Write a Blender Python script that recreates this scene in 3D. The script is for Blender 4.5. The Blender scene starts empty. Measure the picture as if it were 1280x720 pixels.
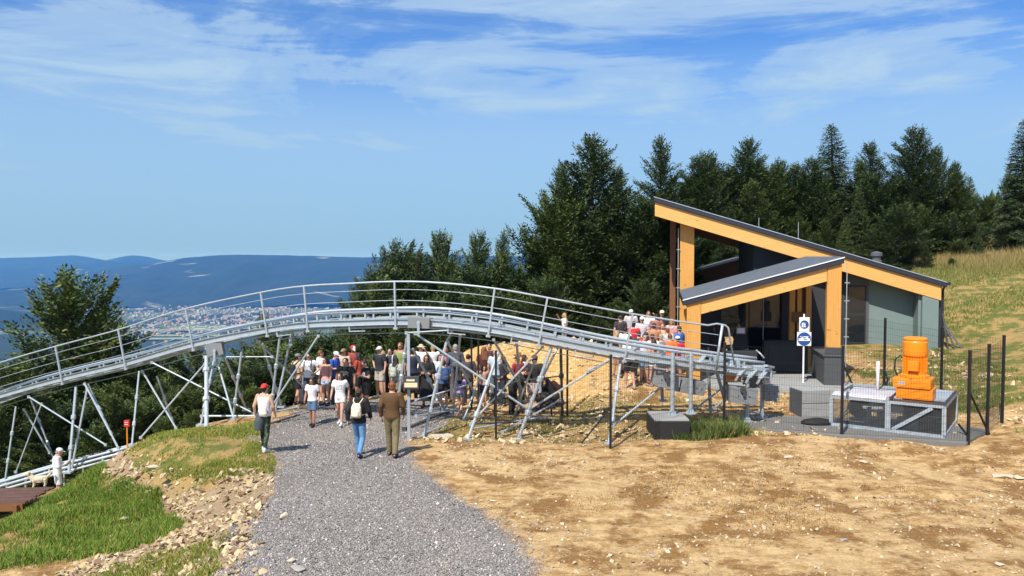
import bpy, bmesh, math, random
import numpy as np
from mathutils import Vector, Matrix, noise as mnoise
R = math.radians
random.seed(7)
rng = np.random.default_rng(7)
SC = bpy.context.scene
COL = SC.collection

# ------------------------------------------------------------------ camera
F = 1000.0; CH = 4.9; TH = math.atan(40 / F)
cam_d = bpy.data.cameras.new('camera'); cam = bpy.data.objects.new('camera', cam_d); COL.objects.link(cam)
cam.location = (0, 0, CH); cam.rotation_euler = (math.pi / 2 - TH, 0, 0)
cam_d.sensor_width = 36; cam_d.lens = F / 1280 * 36; cam_d.clip_start = 0.1; cam_d.clip_end = 60000
SC.camera = cam

# ------------------------------------------------------------------ light and sky
SUN_DIR = Vector((-0.50, -0.866, math.tan(R(51)))).normalized()      # towards the sun
sun_d = bpy.data.lights.new('sun', 'SUN'); sun_d.energy = 5.0; sun_d.angle = R(0.5); sun_d.color = (1.0, 0.95, 0.86)
sun = bpy.data.objects.new('sun', sun_d); COL.objects.link(sun)
sun.rotation_euler = SUN_DIR.to_track_quat('Z', 'Y').to_euler()
SC.view_settings.view_transform = 'Standard'; SC.view_settings.look = 'None'
SC.view_settings.exposure = 0.28; SC.view_settings.gamma = 1.0; SC.view_settings.use_curve_mapping = False

world = bpy.data.worlds.new('World'); SC.world = world; world.use_nodes = True
nt = world.node_tree; nt.nodes.clear()
def N(t, **k):
    n = nt.nodes.new(t)
    for a, b in k.items(): setattr(n, a, b)
    return n
def LK(a, b): nt.links.new(a, b)
def MATH(op, a, b=None, c=None, clamp=False):
    n = N('ShaderNodeMath', operation=op); n.use_clamp = clamp
    for i, v in enumerate((a, b, c)):
        if v is None: continue
        if isinstance(v, (int, float)): n.inputs[i].default_value = v
        else: LK(v, n.inputs[i])
    return n.outputs[0]
def RAMP(x, pts, interp='EASE'):
    n = N('ShaderNodeValToRGB'); n.color_ramp.interpolation = interp; cr = n.color_ramp
    while len(cr.elements) < len(pts): cr.elements.new(0.5)
    for e, (p, c) in zip(cr.elements, pts):
        e.position = p; e.color = (c, c, c, 1) if isinstance(c, (int, float)) else (*c, 1)
    LK(x, n.inputs[0]); return n.outputs[0]
def NOISE(vec, scale, detail=6, rough=0.55, dist=0.0):
    n = N('ShaderNodeTexNoise'); n.inputs['Scale'].default_value = scale; n.inputs['Detail'].default_value = detail
    n.inputs['Roughness'].default_value = rough; n.inputs['Distortion'].default_value = dist
    if vec is not None: LK(vec, n.inputs['Vector'])
    return n.outputs[0]
def MAPP(vec, loc=(0, 0, 0), rot=(0, 0, 0), scl=(1, 1, 1)):
    n = N('ShaderNodeMapping'); LK(vec, n.inputs[0])
    n.inputs[1].default_value = loc; n.inputs[2].default_value = rot; n.inputs[3].default_value = scl
    return n.outputs[0]
def MIX(fac, a, b, mode='MIX'):
    n = N('ShaderNodeMix', data_type='RGBA'); n.blend_type = mode
    for i, v in ((0, fac), (6, a), (7, b)):
        if isinstance(v, (int, float)): n.inputs[i].default_value = v
        elif isinstance(v, tuple): n.inputs[i].default_value = (*v, 1) if len(v) == 3 else v
        else: LK(v, n.inputs[i])
    return n.outputs[2]
sky = N('ShaderNodeTexSky', sky_type='NISHITA'); sky.sun_disc = False
sky.sun_elevation = math.asin(SUN_DIR.z); sky.sun_rotation = math.atan2(SUN_DIR.x, SUN_DIR.y)
sky.altitude = 900; sky.air_density = 1.0; sky.dust_density = 0.6; sky.ozone_density = 3.0
tc = N('ShaderNodeTexCoord'); sep = N('ShaderNodeSeparateXYZ'); LK(tc.outputs['Generated'], sep.inputs[0])
zz = MATH('MAXIMUM', MATH('ADD', sep.outputs[2], 0.10), 0.03)
cmb = N('ShaderNodeCombineXYZ'); LK(MATH('DIVIDE', sep.outputs[0], zz), cmb.inputs[0]); LK(MATH('DIVIDE', sep.outputs[1], zz), cmb.inputs[1])
dirv = tc.outputs['Generated']
c1 = NOISE(MAPP(dirv, (3.1, 1.7, 0), (R(10), R(-12), 0), (1.5, 1.5, 6.0)), 1.4, 9, 0.60, 0.9)
c2 = NOISE(MAPP(dirv, (7.7, 0.3, 2), (R(8), R(-24), 0), (2.6, 2.6, 24)), 1.2, 6, 0.60, 1.1)
cf = MATH('ADD', MATH('MULTIPLY', c1, 0.72), MATH('MULTIPLY', c2, 0.30))
cov = RAMP(cf, [(0.40, 0.0), (0.47, 0.30), (0.54, 0.72), (0.64, 1.0)])
veil = RAMP(sep.outputs[2], [(0.0, 0.97), (0.06, 0.90), (0.15, 0.72), (0.25, 0.20)], 'LINEAR')
cov = MATH('MAXIMUM', MATH('MULTIPLY', cov, 0.90), veil)
# thin vapour streaks
c3 = NOISE(MAPP(cmb.outputs[0], (1.3, 5.1, 4), (0, 0, R(-14)), (0.45, 9.0, 1)), 1.0, 3, 0.5, 0.2)
stk = RAMP(c3, [(0.66, 0.0), (0.76, 0.35)])
cov = MATH('MAXIMUM', cov, stk)
skycol = MIX(1.0, sky.outputs[0], (0.14, 0.78, 1.50), 'MULTIPLY')
cloud = MIX(RAMP(sep.outputs[2], [(0.0, 0.0), (0.35, 1.0)], 'LINEAR'), (3.05, 5.05, 7.0), (5.9, 7.6, 9.0))
allc = MIX(cov, skycol, cloud)
bg = N('ShaderNodeBackground'); LK(allc, bg.inputs[0]); bg.inputs[1].default_value = 0.086
wo = N('ShaderNodeOutputWorld'); LK(bg.outputs[0], wo.inputs[0])

# ------------------------------------------------------------------ pixel geometry of the photograph (1280 x 720)
def ray(u, v):
    dx = (u - 640) / F; dy = -(v - 360) / F
    return (dx, math.cos(TH) + dy * math.sin(TH), -math.sin(TH) + dy * math.cos(TH))
def at(u, v, Y):
    d = ray(u, v); k = Y / d[1]; return Vector((d[0] * k, Y, CH + d[2] * k))
def on(u, v, z=0.0):
    d = ray(u, v); k = (z - CH) / d[2]; return Vector((d[0] * k, d[1] * k, z))

# ------------------------------------------------------------------ materials
MATS = {}
def mat(name, col, rough=0.7, metal=0.0, var=0.12, scale=6.0, bump=0.0, bscale=30.0, coords='Object', emit=None, spec=None, build=None):
    if name in MATS: return MATS[name]
    global nt
    m = bpy.data.materials.new(name); m.use_nodes = True; old = nt; nt = m.node_tree
    b = nt.nodes['Principled BSDF']
    b.inputs['Roughness'].default_value = rough; b.inputs['Metallic'].default_value = metal
    if spec is not None: b.inputs['Specular IOR Level'].default_value = spec
    t = N('ShaderNodeTexCoord'); vec = t.outputs[coords]
    if build: build(b, vec)
    else:
        n = NOISE(vec, scale, 5, 0.6)
        c = MIX(n, tuple(max(0, x * (1 - var)) for x in col), tuple(min(1, x * (1 + var)) for x in col))
        LK(c, b.inputs['Base Color'])
        if bump:
            bn = N('ShaderNodeBump'); bn.inputs['Strength'].default_value = bump; bn.inputs['Distance'].default_value = 0.02
            LK(NOISE(vec, bscale, 4, 0.6), bn.inputs['Height']); LK(bn.outputs[0], b.inputs['Normal'])
    nt = old; MATS[name] = m; return m
def BUMP(h, b, strength=0.5, dist=0.02):
    bn = N('ShaderNodeBump'); bn.inputs['Strength'].default_value = strength; bn.inputs['Distance'].default_value = dist
    LK(h, bn.inputs['Height']); LK(bn.outputs[0], b.inputs['Normal'])

def galv(b, v):
    n1 = NOISE(v, 9, 5, 0.6); n2 = NOISE(v, 2.0, 3)
    LK(MIX(n1, (0.33, 0.37, 0.40), (0.56, 0.61, 0.64)), b.inputs['Base Color'])
    LK(RAMP(n2, [(0.3, 0.42), (0.7, 0.62)]), b.inputs['Roughness'])
mat('galvanised_steel', None, metal=0.35, build=galv)
mat('dark_steel', (0.09, 0.095, 0.10), 0.5, 0.4)
mat('black_post', (0.012, 0.013, 0.015), 0.45)
mat('stainless', (0.62, 0.6, 0.58), 0.3, 0.9)
def wood(c0, c1, knots=True, vertical=False):
    def f(b, v):
        m = MAPP(v, scl=(10, 10, 0.8) if vertical else (0.8, 10, 10))
        n = NOISE(m, 1.6, 6, 0.6, 0.6)
        c = MIX(n, c0, c1)
        if knots:
            k = NOISE(MAPP(v, scl=(2.0, 3, 5.5)), 2.1, 1, 0.3)
            c = MIX(RAMP(k, [(0.70, 0.0), (0.76, 0.75)]), c, tuple(x * 0.35 for x in c0))
        g = N('ShaderNodeTexWave', bands_direction='X' if vertical else 'Z'); g.inputs['Scale'].default_value = 4.0; g.inputs['Distortion'].default_value = 1.0
        LK(v, g.inputs['Vector'])
        c = MIX(RAMP(g.outputs[1], [(0.0, 0.35), (0.07, 0.0)]), c, tuple(x * 0.55 for x in c0))
        LK(c, b.inputs['Base Color']); b.inputs['Roughness'].default_value = 0.6
        BUMP(n, b, 0.25, 0.01)
    return f
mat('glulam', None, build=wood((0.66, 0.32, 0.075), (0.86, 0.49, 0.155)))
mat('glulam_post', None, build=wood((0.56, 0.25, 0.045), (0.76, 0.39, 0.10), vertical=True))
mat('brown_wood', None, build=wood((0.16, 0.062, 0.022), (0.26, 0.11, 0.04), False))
mat('deck_wood', None, build=wood((0.10, 0.05, 0.035), (0.20, 0.10, 0.07), False))
mat('roof_grey', (0.16, 0.175, 0.20), 0.40, 0.2, 0.25, 3.0, 0.2, 8)
mat('roof_dark', (0.032, 0.034, 0.048), 0.45, 0.1)
mat('wall_green', (0.175, 0.235, 0.225), 0.8, 0, 0.10, 2.0, 0.2, 60)
mat('wall_charcoal', (0.03, 0.033, 0.037), 0.75, 0, 0.2, 2.0)
mat('frame_grey', (0.10, 0.10, 0.11), 0.5)
mat('plinth_grey', (0.075, 0.078, 0.082), 0.85, 0, 0.2, 3.0, 0.3, 40)
def glassf(b, v):
    b.inputs['Base Color'].default_value = (0.012, 0.016, 0.022, 1); b.inputs['Roughness'].default_value = 0.04
    b.inputs['Specular IOR Level'].default_value = 0.7
mat('window_glass', None, build=glassf)
mat('orange_paint', (0.93, 0.26, 0.008), 0.38, 0, 0.10, 5)
mat('concrete', (0.32, 0.315, 0.30), 0.9, 0, 0.22, 3, 0.5, 25)
mat('concrete_dark', (0.175, 0.165, 0.15), 0.9, 0, 0.25, 3, 0.5, 25)
mat('weight_grey', (0.24, 0.245, 0.25), 0.75, 0.1, 0.16, 6, 0.2, 30)
mat('bitumen', (0.014, 0.014, 0.015), 0.7)
mat('panel_white', (0.50, 0.47, 0.50), 0.4, 0, 0.1, 3)
mat('panel_brown', (0.055, 0.042, 0.040), 0.55, 0.0, 0.2, 4)
mat('sign_white', (0.82, 0.82, 0.80), 0.5, 0, 0.03)
mat('sign_blue', (0.02, 0.07, 0.28), 0.5, 0, 0.05)
mat('sign_black', (0.015, 0.02, 0.025), 0.5, 0, 0.05)
mat('red_paint', (0.55, 0.03, 0.02), 0.5)
mat('cream', (0.78, 0.66, 0.40), 0.6)
mat('cable_black', (0.015, 0.015, 0.015), 0.5)
mat('rubber_black', (0.012, 0.012, 0.012), 0.75)
mat('bark', (0.07, 0.055, 0.042), 0.9, 0, 0.35, 8, 0.8, 12)

# ------------------------------------------------------------------ object helpers
def link(o): COL.objects.link(o); return o
def tagp(o, label=None, cat=None, group=None, kind=None):
    if label: o['label'] = label
    if cat: o['category'] = cat
    if group: o['group'] = group
    if kind: o['kind'] = kind
    return o
def thing(name, label, cat, loc=(0, 0, 0), rz=0.0, group=None):
    o = bpy.data.objects.new(name, None); link(o); o.empty_display_size = 0.2
    o.location = loc; o.rotation_euler = (0, 0, rz)
    return tagp(o, label, cat, group)
def mesh_np(name, V, Fc, smooth=False):
    me = bpy.data.meshes.new(name)
    V = np.asarray(V, dtype=np.float32); Fc = np.asarray(Fc, dtype=np.int32)
    n = Fc.shape[1]
    me.vertices.add(len(V)); me.vertices.foreach_set('co', V.ravel())
    me.loops.add(Fc.size); me.loops.foreach_set('vertex_index', Fc.ravel())
    me.polygons.add(len(Fc)); me.polygons.foreach_set('loop_start', np.arange(0, Fc.size, n, dtype=np.int32))
    me.update(calc_edges=True)
    me.shade_smooth() if smooth else me.shade_flat()
    return me
def set_col(me, name, vals):      # per vertex colour
    a = me.color_attributes.new(name, 'FLOAT_COLOR', 'POINT')
    v = np.ones((len(vals), 4), dtype=np.float32); v[:, :vals.shape[1]] = vals
    a.data.foreach_set('color', v.ravel())
def obj(name, me, m=None, parent=None, loc=None, rot=None):
    o = bpy.data.objects.new(name, me); link(o)
    if m is not None:
        mm = MATS[m] if isinstance(m, str) else m
        if len(me.materials) == 0: me.materials.append(mm)
        elif me.materials[0] is not mm:
            o.material_slots[0].link = 'OBJECT'; o.material_slots[0].material = mm
    if parent: o.parent = parent
    if loc is not None: o.location = loc
    if rot is not None: o.rotation_euler = rot
    return o
class MB:
    def __init__(s): s.v = []; s.f = []; s.sm = False
    def add(s, vs, fs):
        k = len(s.v); s.v += [tuple(x) for x in vs]; s.f += [tuple(i + k for i in f) for f in fs]
    def box(s, x0, x1, y0, y1, z0, z1):
        s.add([(x0, y0, z0), (x1, y0, z0), (x1, y1, z0), (x0, y1, z0), (x0, y0, z1), (x1, y0, z1), (x1, y1, z1), (x0, y1, z1)],
              [(0, 3, 2, 1), (4, 5, 6, 7), (0, 1, 5, 4), (1, 2, 6, 5), (2, 3, 7, 6), (3, 0, 4, 7)])
    def hexa(s, p):
        s.add(p, [(0, 3, 2, 1), (4, 5, 6, 7), (0, 1, 5, 4), (1, 2, 6, 5), (2, 3, 7, 6), (3, 0, 4, 7)])
    def prism(s, poly, axis, a, b):       # polygon in the two other axes, extruded along axis
        n = len(poly)
        def P(q, c):
            return {'x': (c, q[0], q[1]), 'y': (q[0], c, q[1]), 'z': (q[0], q[1], c)}[axis]
        vs = [P(q, a) for q in poly] + [P(q, b) for q in poly]
        s.add(vs, [tuple(range(n)), tuple(range(2 * n - 1, n - 1, -1))] + [(i, n + i, n + (i + 1) % n, (i + 1) % n) for i in range(n)])
    def tube(s, pts, r, n=8, caps=True):
        pts = [Vector(p) for p in pts]; m = len(pts); base = len(s.v)
        rr = r if isinstance(r, (list, tuple)) else [r] * m
        up0 = None
        for i, p in enumerate(pts):
            t = (pts[min(i + 1, m - 1)] - pts[max(i - 1, 0)])
            if t.length < 1e-9: t = Vector((0, 0, 1))
            t.normalize()
            if up0 is None: up0 = Vector((0, 0, 1)) if abs(t.z) < 0.9 else Vector((1, 0, 0))
            a = t.cross(up0).normalized(); c = a.cross(t).normalized(); up0 = c
            for k in range(n):
                g = 2 * math.pi * k / n
                s.v.append(tuple(p + (a * math.cos(g) + c * math.sin(g)) * rr[i]))
        for i in range(m - 1):
            for k in range(n):
                a0 = base + i * n + k; a1 = base + i * n + (k + 1) % n
                s.f.append((a0, a1, a1 + n, a0 + n))
        if caps:
            s.f.append(tuple(base + k for k in range(n))[::-1]); s.f.append(tuple(base + (m - 1) * n + k for k in range(n)))
    def bar(s, p0, p1, w, h, up=(0, 0, 1)):
        p0 = Vector(p0); p1 = Vector(p1); t = (p1 - p0).normalized(); up = Vector(up)
        if abs(t.dot(up)) > 0.98: up = Vector((0, 1, 0))
        a = t.cross(up).normalized(); c = a.cross(t).normalized()
        q = [p0 - a * w / 2 - c * h / 2, p0 + a * w / 2 - c * h / 2, p0 + a * w / 2 + c * h / 2, p0 - a * w / 2 + c * h / 2]
        s.hexa([*q, *[x + (p1 - p0) for x in q]])
    def lathe(s, prof, cx=0, cy=0, n=16):
        base = len(s.v); m = len(prof)
        for r, z in prof:
            for k in range(n):
                g = 2 * math.pi * k / n; s.v.append((cx + r * math.cos(g), cy + r * math.sin(g), z))
        for i in range(m - 1):
            for k in range(n):
                a0 = base + i * n + k; a1 = base + i * n + (k + 1) % n
                s.f.append((a0, a1, a1 + n, a0 + n))
        s.f.append(tuple(base + k for k in range(n))[::-1]); s.f.append(tuple(base + (m - 1) * n + k for k in range(n)))
    def mesh(s, name, smooth=False, bevel=0.0):
        me = bpy.data.meshes.new(name); me.from_pydata(s.v, [], s.f); me.update()
        if bevel:
            bm = bmesh.new(); bm.from_mesh(me)
            bmesh.ops.recalc_face_normals(bm, faces=bm.faces)
            es = [e for e in bm.edges if len(e.link_faces) == 2 and e.calc_face_angle(0) > 0.6]
            bmesh.ops.bevel(bm, geom=es, offset=bevel, segments=2, affect='EDGES', profile=0.7, clamp_overlap=True)
            bm.to_mesh(me); bm.free()
        else:
            bm = bmesh.new(); bm.from_mesh(me); bmesh.ops.recalc_face_normals(bm, faces=bm.faces); bm.to_mesh(me); bm.free()
        if smooth: me.shade_smooth()
        return me
    def build(s, name, m, parent=None, smooth=False, bevel=0.0, loc=None, rot=None):
        return obj(name, s.mesh(name, smooth, bevel), m, parent, loc, rot)

# ================================================================== GROUND
CP = []   # control points x, y, z
def cp(*a): CP.append(a)
for x in (-4, -1.5, 1, 4, 8, 13): 
    for y in (-6, 2, 8, 12, 16): cp(x, y, 0.0)
for x in (-5.5, -3.5, -1, 2): cp(x, 20, 0.0); cp(x, 24, 0.0)
for x in (-6, -4, -2, 0): cp(x, 27, 0.0)
cp(-5.2, 17.5, 0); cp(-7, 21.5, 0); cp(-8, 23, 0); cp(-7, 24.6, 0); cp(-9.2, 22.3, 0)
cp(-7, 18.6, 0.0); cp(-8.4, 19.4, 0.0); cp(-9.7, 20.6, -0.02)
cp(-5, 15, -0.06); cp(-4.6, 13, -0.12); cp(-4, 10.5, -0.15)
cp(-5.9, 14.8, -0.45); cp(-5.4, 13, -0.45); cp(-5.5, 10, -0.5); cp(-6.3, 16.4, -0.55)
cp(-7.6, 17.8, -0.72); cp(-8.9, 18.5, -0.78); cp(-10.2, 19.6, -0.8); cp(-11.2, 20.1, -0.95)
cp(-8.1, 15, -0.8); cp(-8, 12, -0.85); cp(-8, 8, -0.9); cp(-10.6, 17.4, -0.85); cp(-10, 15, -0.9); cp(-11.6, 17, -1.2); cp(-12, 13, -1.3); cp(-11, 9, -1.2)
cp(-12.4, 20.5, -1.7); cp(-12.8, 22, -2.1); cp(-13.5, 18, -2.1); cp(-14, 23.5, -2.5); cp(-16, 24, -2.7); cp(-19, 24, -3.0); cp(-16, 18, -3.0); cp(-17, 12, -3.2); cp(-14, 8, -2.4)
cp(-11.2, 22.6, -0.9); cp(-11.2, 25, -1.3); cp(-13, 26, -2.2); cp(-9.3, 24.6, -0.25); cp(-9, 27, -0.8); cp(-7, 28, -0.3); cp(-16, 28, -3.4); cp(-12, 29, -3.0)
cp(-9, 31, -2.6); cp(-6, 30, -1.2); cp(-4.5, 29, -.2); cp(-3.5, 31, -1.0); cp(-6, 34, -3.2); cp(-12, 34, -4.6); cp(-18, 32, -5.2); cp(-26, 24, -6); cp(-28, 14, -6.5)
cp(-1.8, 28.8, 0.1); cp(-1.8, 30.6, 1.25); cp(0.2, 28.6, 0.15); cp(0, 31, 1.5); cp(2, 28.6, 0.45); cp(2, 31, 1.6); cp(4, 29.6, 1.1); cp(4.6, 32, 1.1)
cp(-1.5, 34, -0.6); cp(1.5, 35, 0.2); cp(5, 37, 0.6)
cp(3.3, 25.6, 0.6); cp(4.4, 27.5, 0.85); cp(5.2, 25.5, 0.5); cp(2, 25.6, 0.25); cp(3.2, 22.6, 0.12); cp(5, 22.6, 0.15)
for x, y in ((7, 28), (9, 28), (11, 27.5), (7, 33), (10, 33)): cp(x, y, 0.55)
cp(7.4, 24.6, 0.3); cp(9.5, 24.6, 0.34); cp(7, 21.2, 0.16); cp(9.5, 20.6, 0.17); cp(12, 20.2, 0.20); cp(6.0, 18.6, 0.12); cp(10, 18.6, 0.05)
cp(12.5, 27, 0.72); cp(13.0, 24, 0.35); cp(15.0, 32.6, 1.08); cp(17.6, 32, 1.05); cp(14.5, 29, 0.8); cp(17, 27, 0.95); cp(13.2, 21, 0.3); cp(15, 21.5, 0.75)
cp(20.5, 30, 1.7); cp(22, 33, 2.2); cp(19, 24, 1.5); cp(16, 17, 0.6); cp(24, 40, 3.3); cp(20, 40, 2.7); cp(16, 42, 2.4); cp(10, 42, 1.6); cp(24.5, 46, 3.95); cp(30, 50, 4.7); cp(28, 42, 4.1)
cp(34, 55, 5.5); cp(27, 55, 4.6); cp(18, 55, 3.6); cp(8, 52, 1.8); cp(28, 32, 3.6); cp(30, 20, 3.4); cp(40, 40, 6.5); cp(22, 12, 1.2); cp(36, 60, 5.8)
cp(2, 45, -1.8); cp(-4, 42, -4.0); cp(-14, 45, -8); cp(-26, 40, -9); cp(0, 58, -4); cp(-15, 60, -11); cp(-30, 58, -14)
CPa = np.array(CP, dtype=float)
def _U(r2): return np.where(r2 > 1e-12, 0.5 * r2 * np.log(np.maximum(r2, 1e-12)), 0)
_n = len(CPa)
_d2 = ((CPa[:, None, :2] - CPa[None, :, :2]) ** 2).sum(-1)
_A = np.zeros((_n + 3, _n + 3)); _A[:_n, :_n] = _U(_d2) + np.eye(_n) * 0.02
_A[:_n, _n] = 1; _A[:_n, _n + 1:] = CPa[:, :2]; _A[_n:, :_n] = _A[:_n, _n:].T
_w = np.linalg.solve(_A, np.concatenate([CPa[:, 2], [0, 0, 0]]))
def tps(x, y):
    sh = x.shape; x = x.ravel(); y = y.ravel(); out = np.empty_like(x)
    for i in range(0, len(x), 20000):
        a = x[i:i + 20000]; b = y[i:i + 20000]
        d2 = (a[:, None] - CPa[None, :, 0]) ** 2 + (b[:, None] - CPa[None, :, 1]) ** 2
        out[i:i + 20000] = _U(d2) @ _w[:_n] + _w[_n] + _w[_n + 1] * a + _w[_n + 2] * b
    return out.reshape(sh)
# value noise in numpy
_perm = np.random.default_rng(3).random((256, 256))
def vnoise(x, y):
    xi = np.floor(x).astype(int); yi = np.floor(y).astype(int); fx = x - xi; fy = y - yi
    fx = fx * fx * (3 - 2 * fx); fy = fy * fy * (3 - 2 * fy)
    g = lambda a, b: _perm[a % 256, b % 256]
    return (g(xi, yi) * (1 - fx) + g(xi + 1, yi) * fx) * (1 - fy) + (g(xi, yi + 1) * (1 - fx) + g(xi + 1, yi + 1) * fx) * fy
def fbm(x, y, o=4):
    s = 0; a = 0.5
    for k in range(o): s = s + a * vnoise(x * 2 ** k + 17 * k, y * 2 ** k + 9 * k); a *= 0.5
    return s
def sdist(poly, x, y):       # signed distance, positive inside
    x = np.asarray(x, float); y = np.asarray(y, float)
    d = np.full(x.shape, 1e9); ins = np.zeros(x.shape, bool); n = len(poly)
    for i in range(n):
        x0, y0 = poly[i][0], poly[i][1]; x1, y1 = poly[(i + 1) % n][0], poly[(i + 1) % n][1]
        ex, ey = x1 - x0, y1 - y0; t = np.clip(((x - x0) * ex + (y - y0) * ey) / (ex * ex + ey * ey + 1e-9), 0, 1)
        d = np.minimum(d, np.hypot(x - x0 - t * ex, y - y0 - t * ey))
        c = ((y0 > y) != (y1 > y)) & (x < ex * (y - y0) / (ey if abs(ey) > 1e-9 else 1e-9) + x0)
        ins ^= c
    return np.where(ins, d, -d)
def pxpoly(pts, z=0.0): return [tuple(on(u, v, z)[:2]) for u, v in pts]
P_GRAVEL = pxpoly([(255, 860), (262, 760), (276, 715), (268, 680), (288, 645), (338, 612), (342, 580), (330, 560), (318, 547), (335, 533), (366, 516), (395, 504),
                   (480, 499), (548, 502), (572, 514), (560, 530), (524, 543), (508, 550), (514, 578), (560, 615), (612, 648), (655, 690), (668, 730), (690, 800), (720, 860)])
P_TERR = pxpoly([(128, 566), (150, 556), (190, 543), (240, 536), (316, 527), (324, 545), (338, 560), (345, 585), (330, 602), (285, 606), (235, 598), (190, 596), (150, 584)])
P_STONE = pxpoly([(120, 568), (150, 566), (190, 590), (250, 606), (330, 606), (342, 622), (325, 650), (310, 690), (330, 760), (60, 760), (-40, 730), (60, 690), (150, 665), (225, 650), (222, 620), (180, 600), (140, 590)], -0.35)
P_LOWG = [(-13.5, 24), (-11, 21), (-9.8, 19.9), (-8.5, 18.8), (-7.1, 17.4), (-6.8, 16.4), (-7.6, 15.1), (-10, 14.0), (-12, 13.4), (-20, 13), (-20, 24)]
P_GRASSR = [(13.2, 20.6), (14.2, 21.6), (15.5, 23.2), (17, 24.5), (20, 24), (20, 19), (14, 19.5)]
P_TUFTF = [(4.35, 20.9), (5.3, 20.75), (6.1, 21.0), (6.2, 22.0), (5.5, 22.3), (5.0, 21.6), (4.45, 21.3)]
P_BANK = [(-2.9, 28.4), (-2.6, 31), (0, 32), (3, 32), (5, 31), (5.0, 27.5), (3, 25.0), (1.0, 25.4), (0.8, 27.8)]

def far_h(x, y):
    # shoulder of the mountain falling into the valley
    r = np.hypot(x, y)
    left = 1 / (1 + np.exp(-(-x + 0.35 * y + 10) / 60.0))
    base = -14 * (1 - np.exp(-np.maximum(y - 40, 0) / 60.0)) - 0.36 * np.maximum(r - 60, 0)
    base = np.maximum(base, -430 + 8 * fbm(x / 600, y / 600))
    right = 5 + 0.085 * np.maximum(x - 60, 0) - 0.02 * np.maximum(y - 60, 0) - 0.00022 * np.maximum(y - 300, 0) ** 2
    right = np.maximum(right, -430)
    right = np.where(x > 0, right, base)
    k = 1 / (1 + np.exp(-(x - 10 - 0.16 * (y - 40)) / 9.0))
    z = base * (1 - k) + right * k
    z = np.where(y < 0, np.minimum(z, 0 + 0 * z) * 0.15 + 0.85 * (-0.30 * np.maximum(-x - 14, 0)) + 0.12 * np.maximum(x - 14, 0) * (r < 400), z)
    return np.clip(z, -430, 9)
def height(x, y, fine=True):
    x = np.asarray(x, float); y = np.asarray(y, float)
    zn = tps(np.clip(x, -32, 42), np.clip(y, -8, 62))
    dx = np.maximum(np.maximum(-30 - x, x - 38), 0); dy = np.maximum(np.maximum(-8 - y, y - 58), 0)
    w = np.clip(np.hypot(dx, dy) / 25.0, 0, 1); w = w * w * (3 - 2 * w)
    z = zn * (1 - w) + far_h(x, y) * w
    if fine:
        near = np.clip(1 - np.hypot(x, y - 20) / 60.0, 0, 1); bk = np.clip(sdist(P_BANK, x, y) / 1.0, 0, 1)
        g = np.clip(sdist(P_GRAVEL, x, y) / 0.5, 0, 1)
        st = np.clip(sdist(P_STONE, x, y) / 0.3 + 0.5, 0, 1)
        rough = (fbm(x * 0.9, y * 0.9, 4) - 0.47) * 0.16 * (1 - 0.75 * g) + (fbm(x * 4.1, y * 4.1, 3) - 0.44) * (0.05 + 0.10 * st) * (1 - 0.6 * g)
        rut = 0
        for off in (0.0, 1.55):
            yc = 13.2 + off + 0.22 * (x - 1) + 0.5 * np.sin(x * 0.35 + 1); dd = np.abs(y - yc)
            rut = rut + (-0.05 * np.exp(-(dd / 0.15) ** 2) + 0.028 * np.exp(-((dd - 0.30) / 0.11) ** 2)) * np.clip((x - 1.5) / 1.5, 0, 1) * np.clip(fbm(x * .8, y * 0 + off, 2) * 2.6 - .5, 0, 1)
        rough = rough + rut
        z = z + (rough + bk * (fbm(x * 1.3 + 4, y * 1.3, 4) - 0.47) * 0.55) * near
    return z
def gz(x, y): return float(height(np.array([x]), np.array([y]))[0])

def axis(a0, a1, step, lo, hi, g=1.16):
    c = list(np.arange(a0, a1 + 1e-6, step)); s = step; v = a1
    while v < hi: s *= g; v += s; c.append(v)
    s = step; v = a0; l = []
    while v > lo: s *= g; v -= s; l.append(v)
    return np.array(l[::-1] + c)
gx = axis(-13.5, 17.5, 0.095, -16000, 16000, 1.10); gy = axis(11.2, 33.0, 0.095, -900, 17000, 1.10)
GX, GY = np.meshgrid(gx, gy)
GZ = height(GX, GY)
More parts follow.
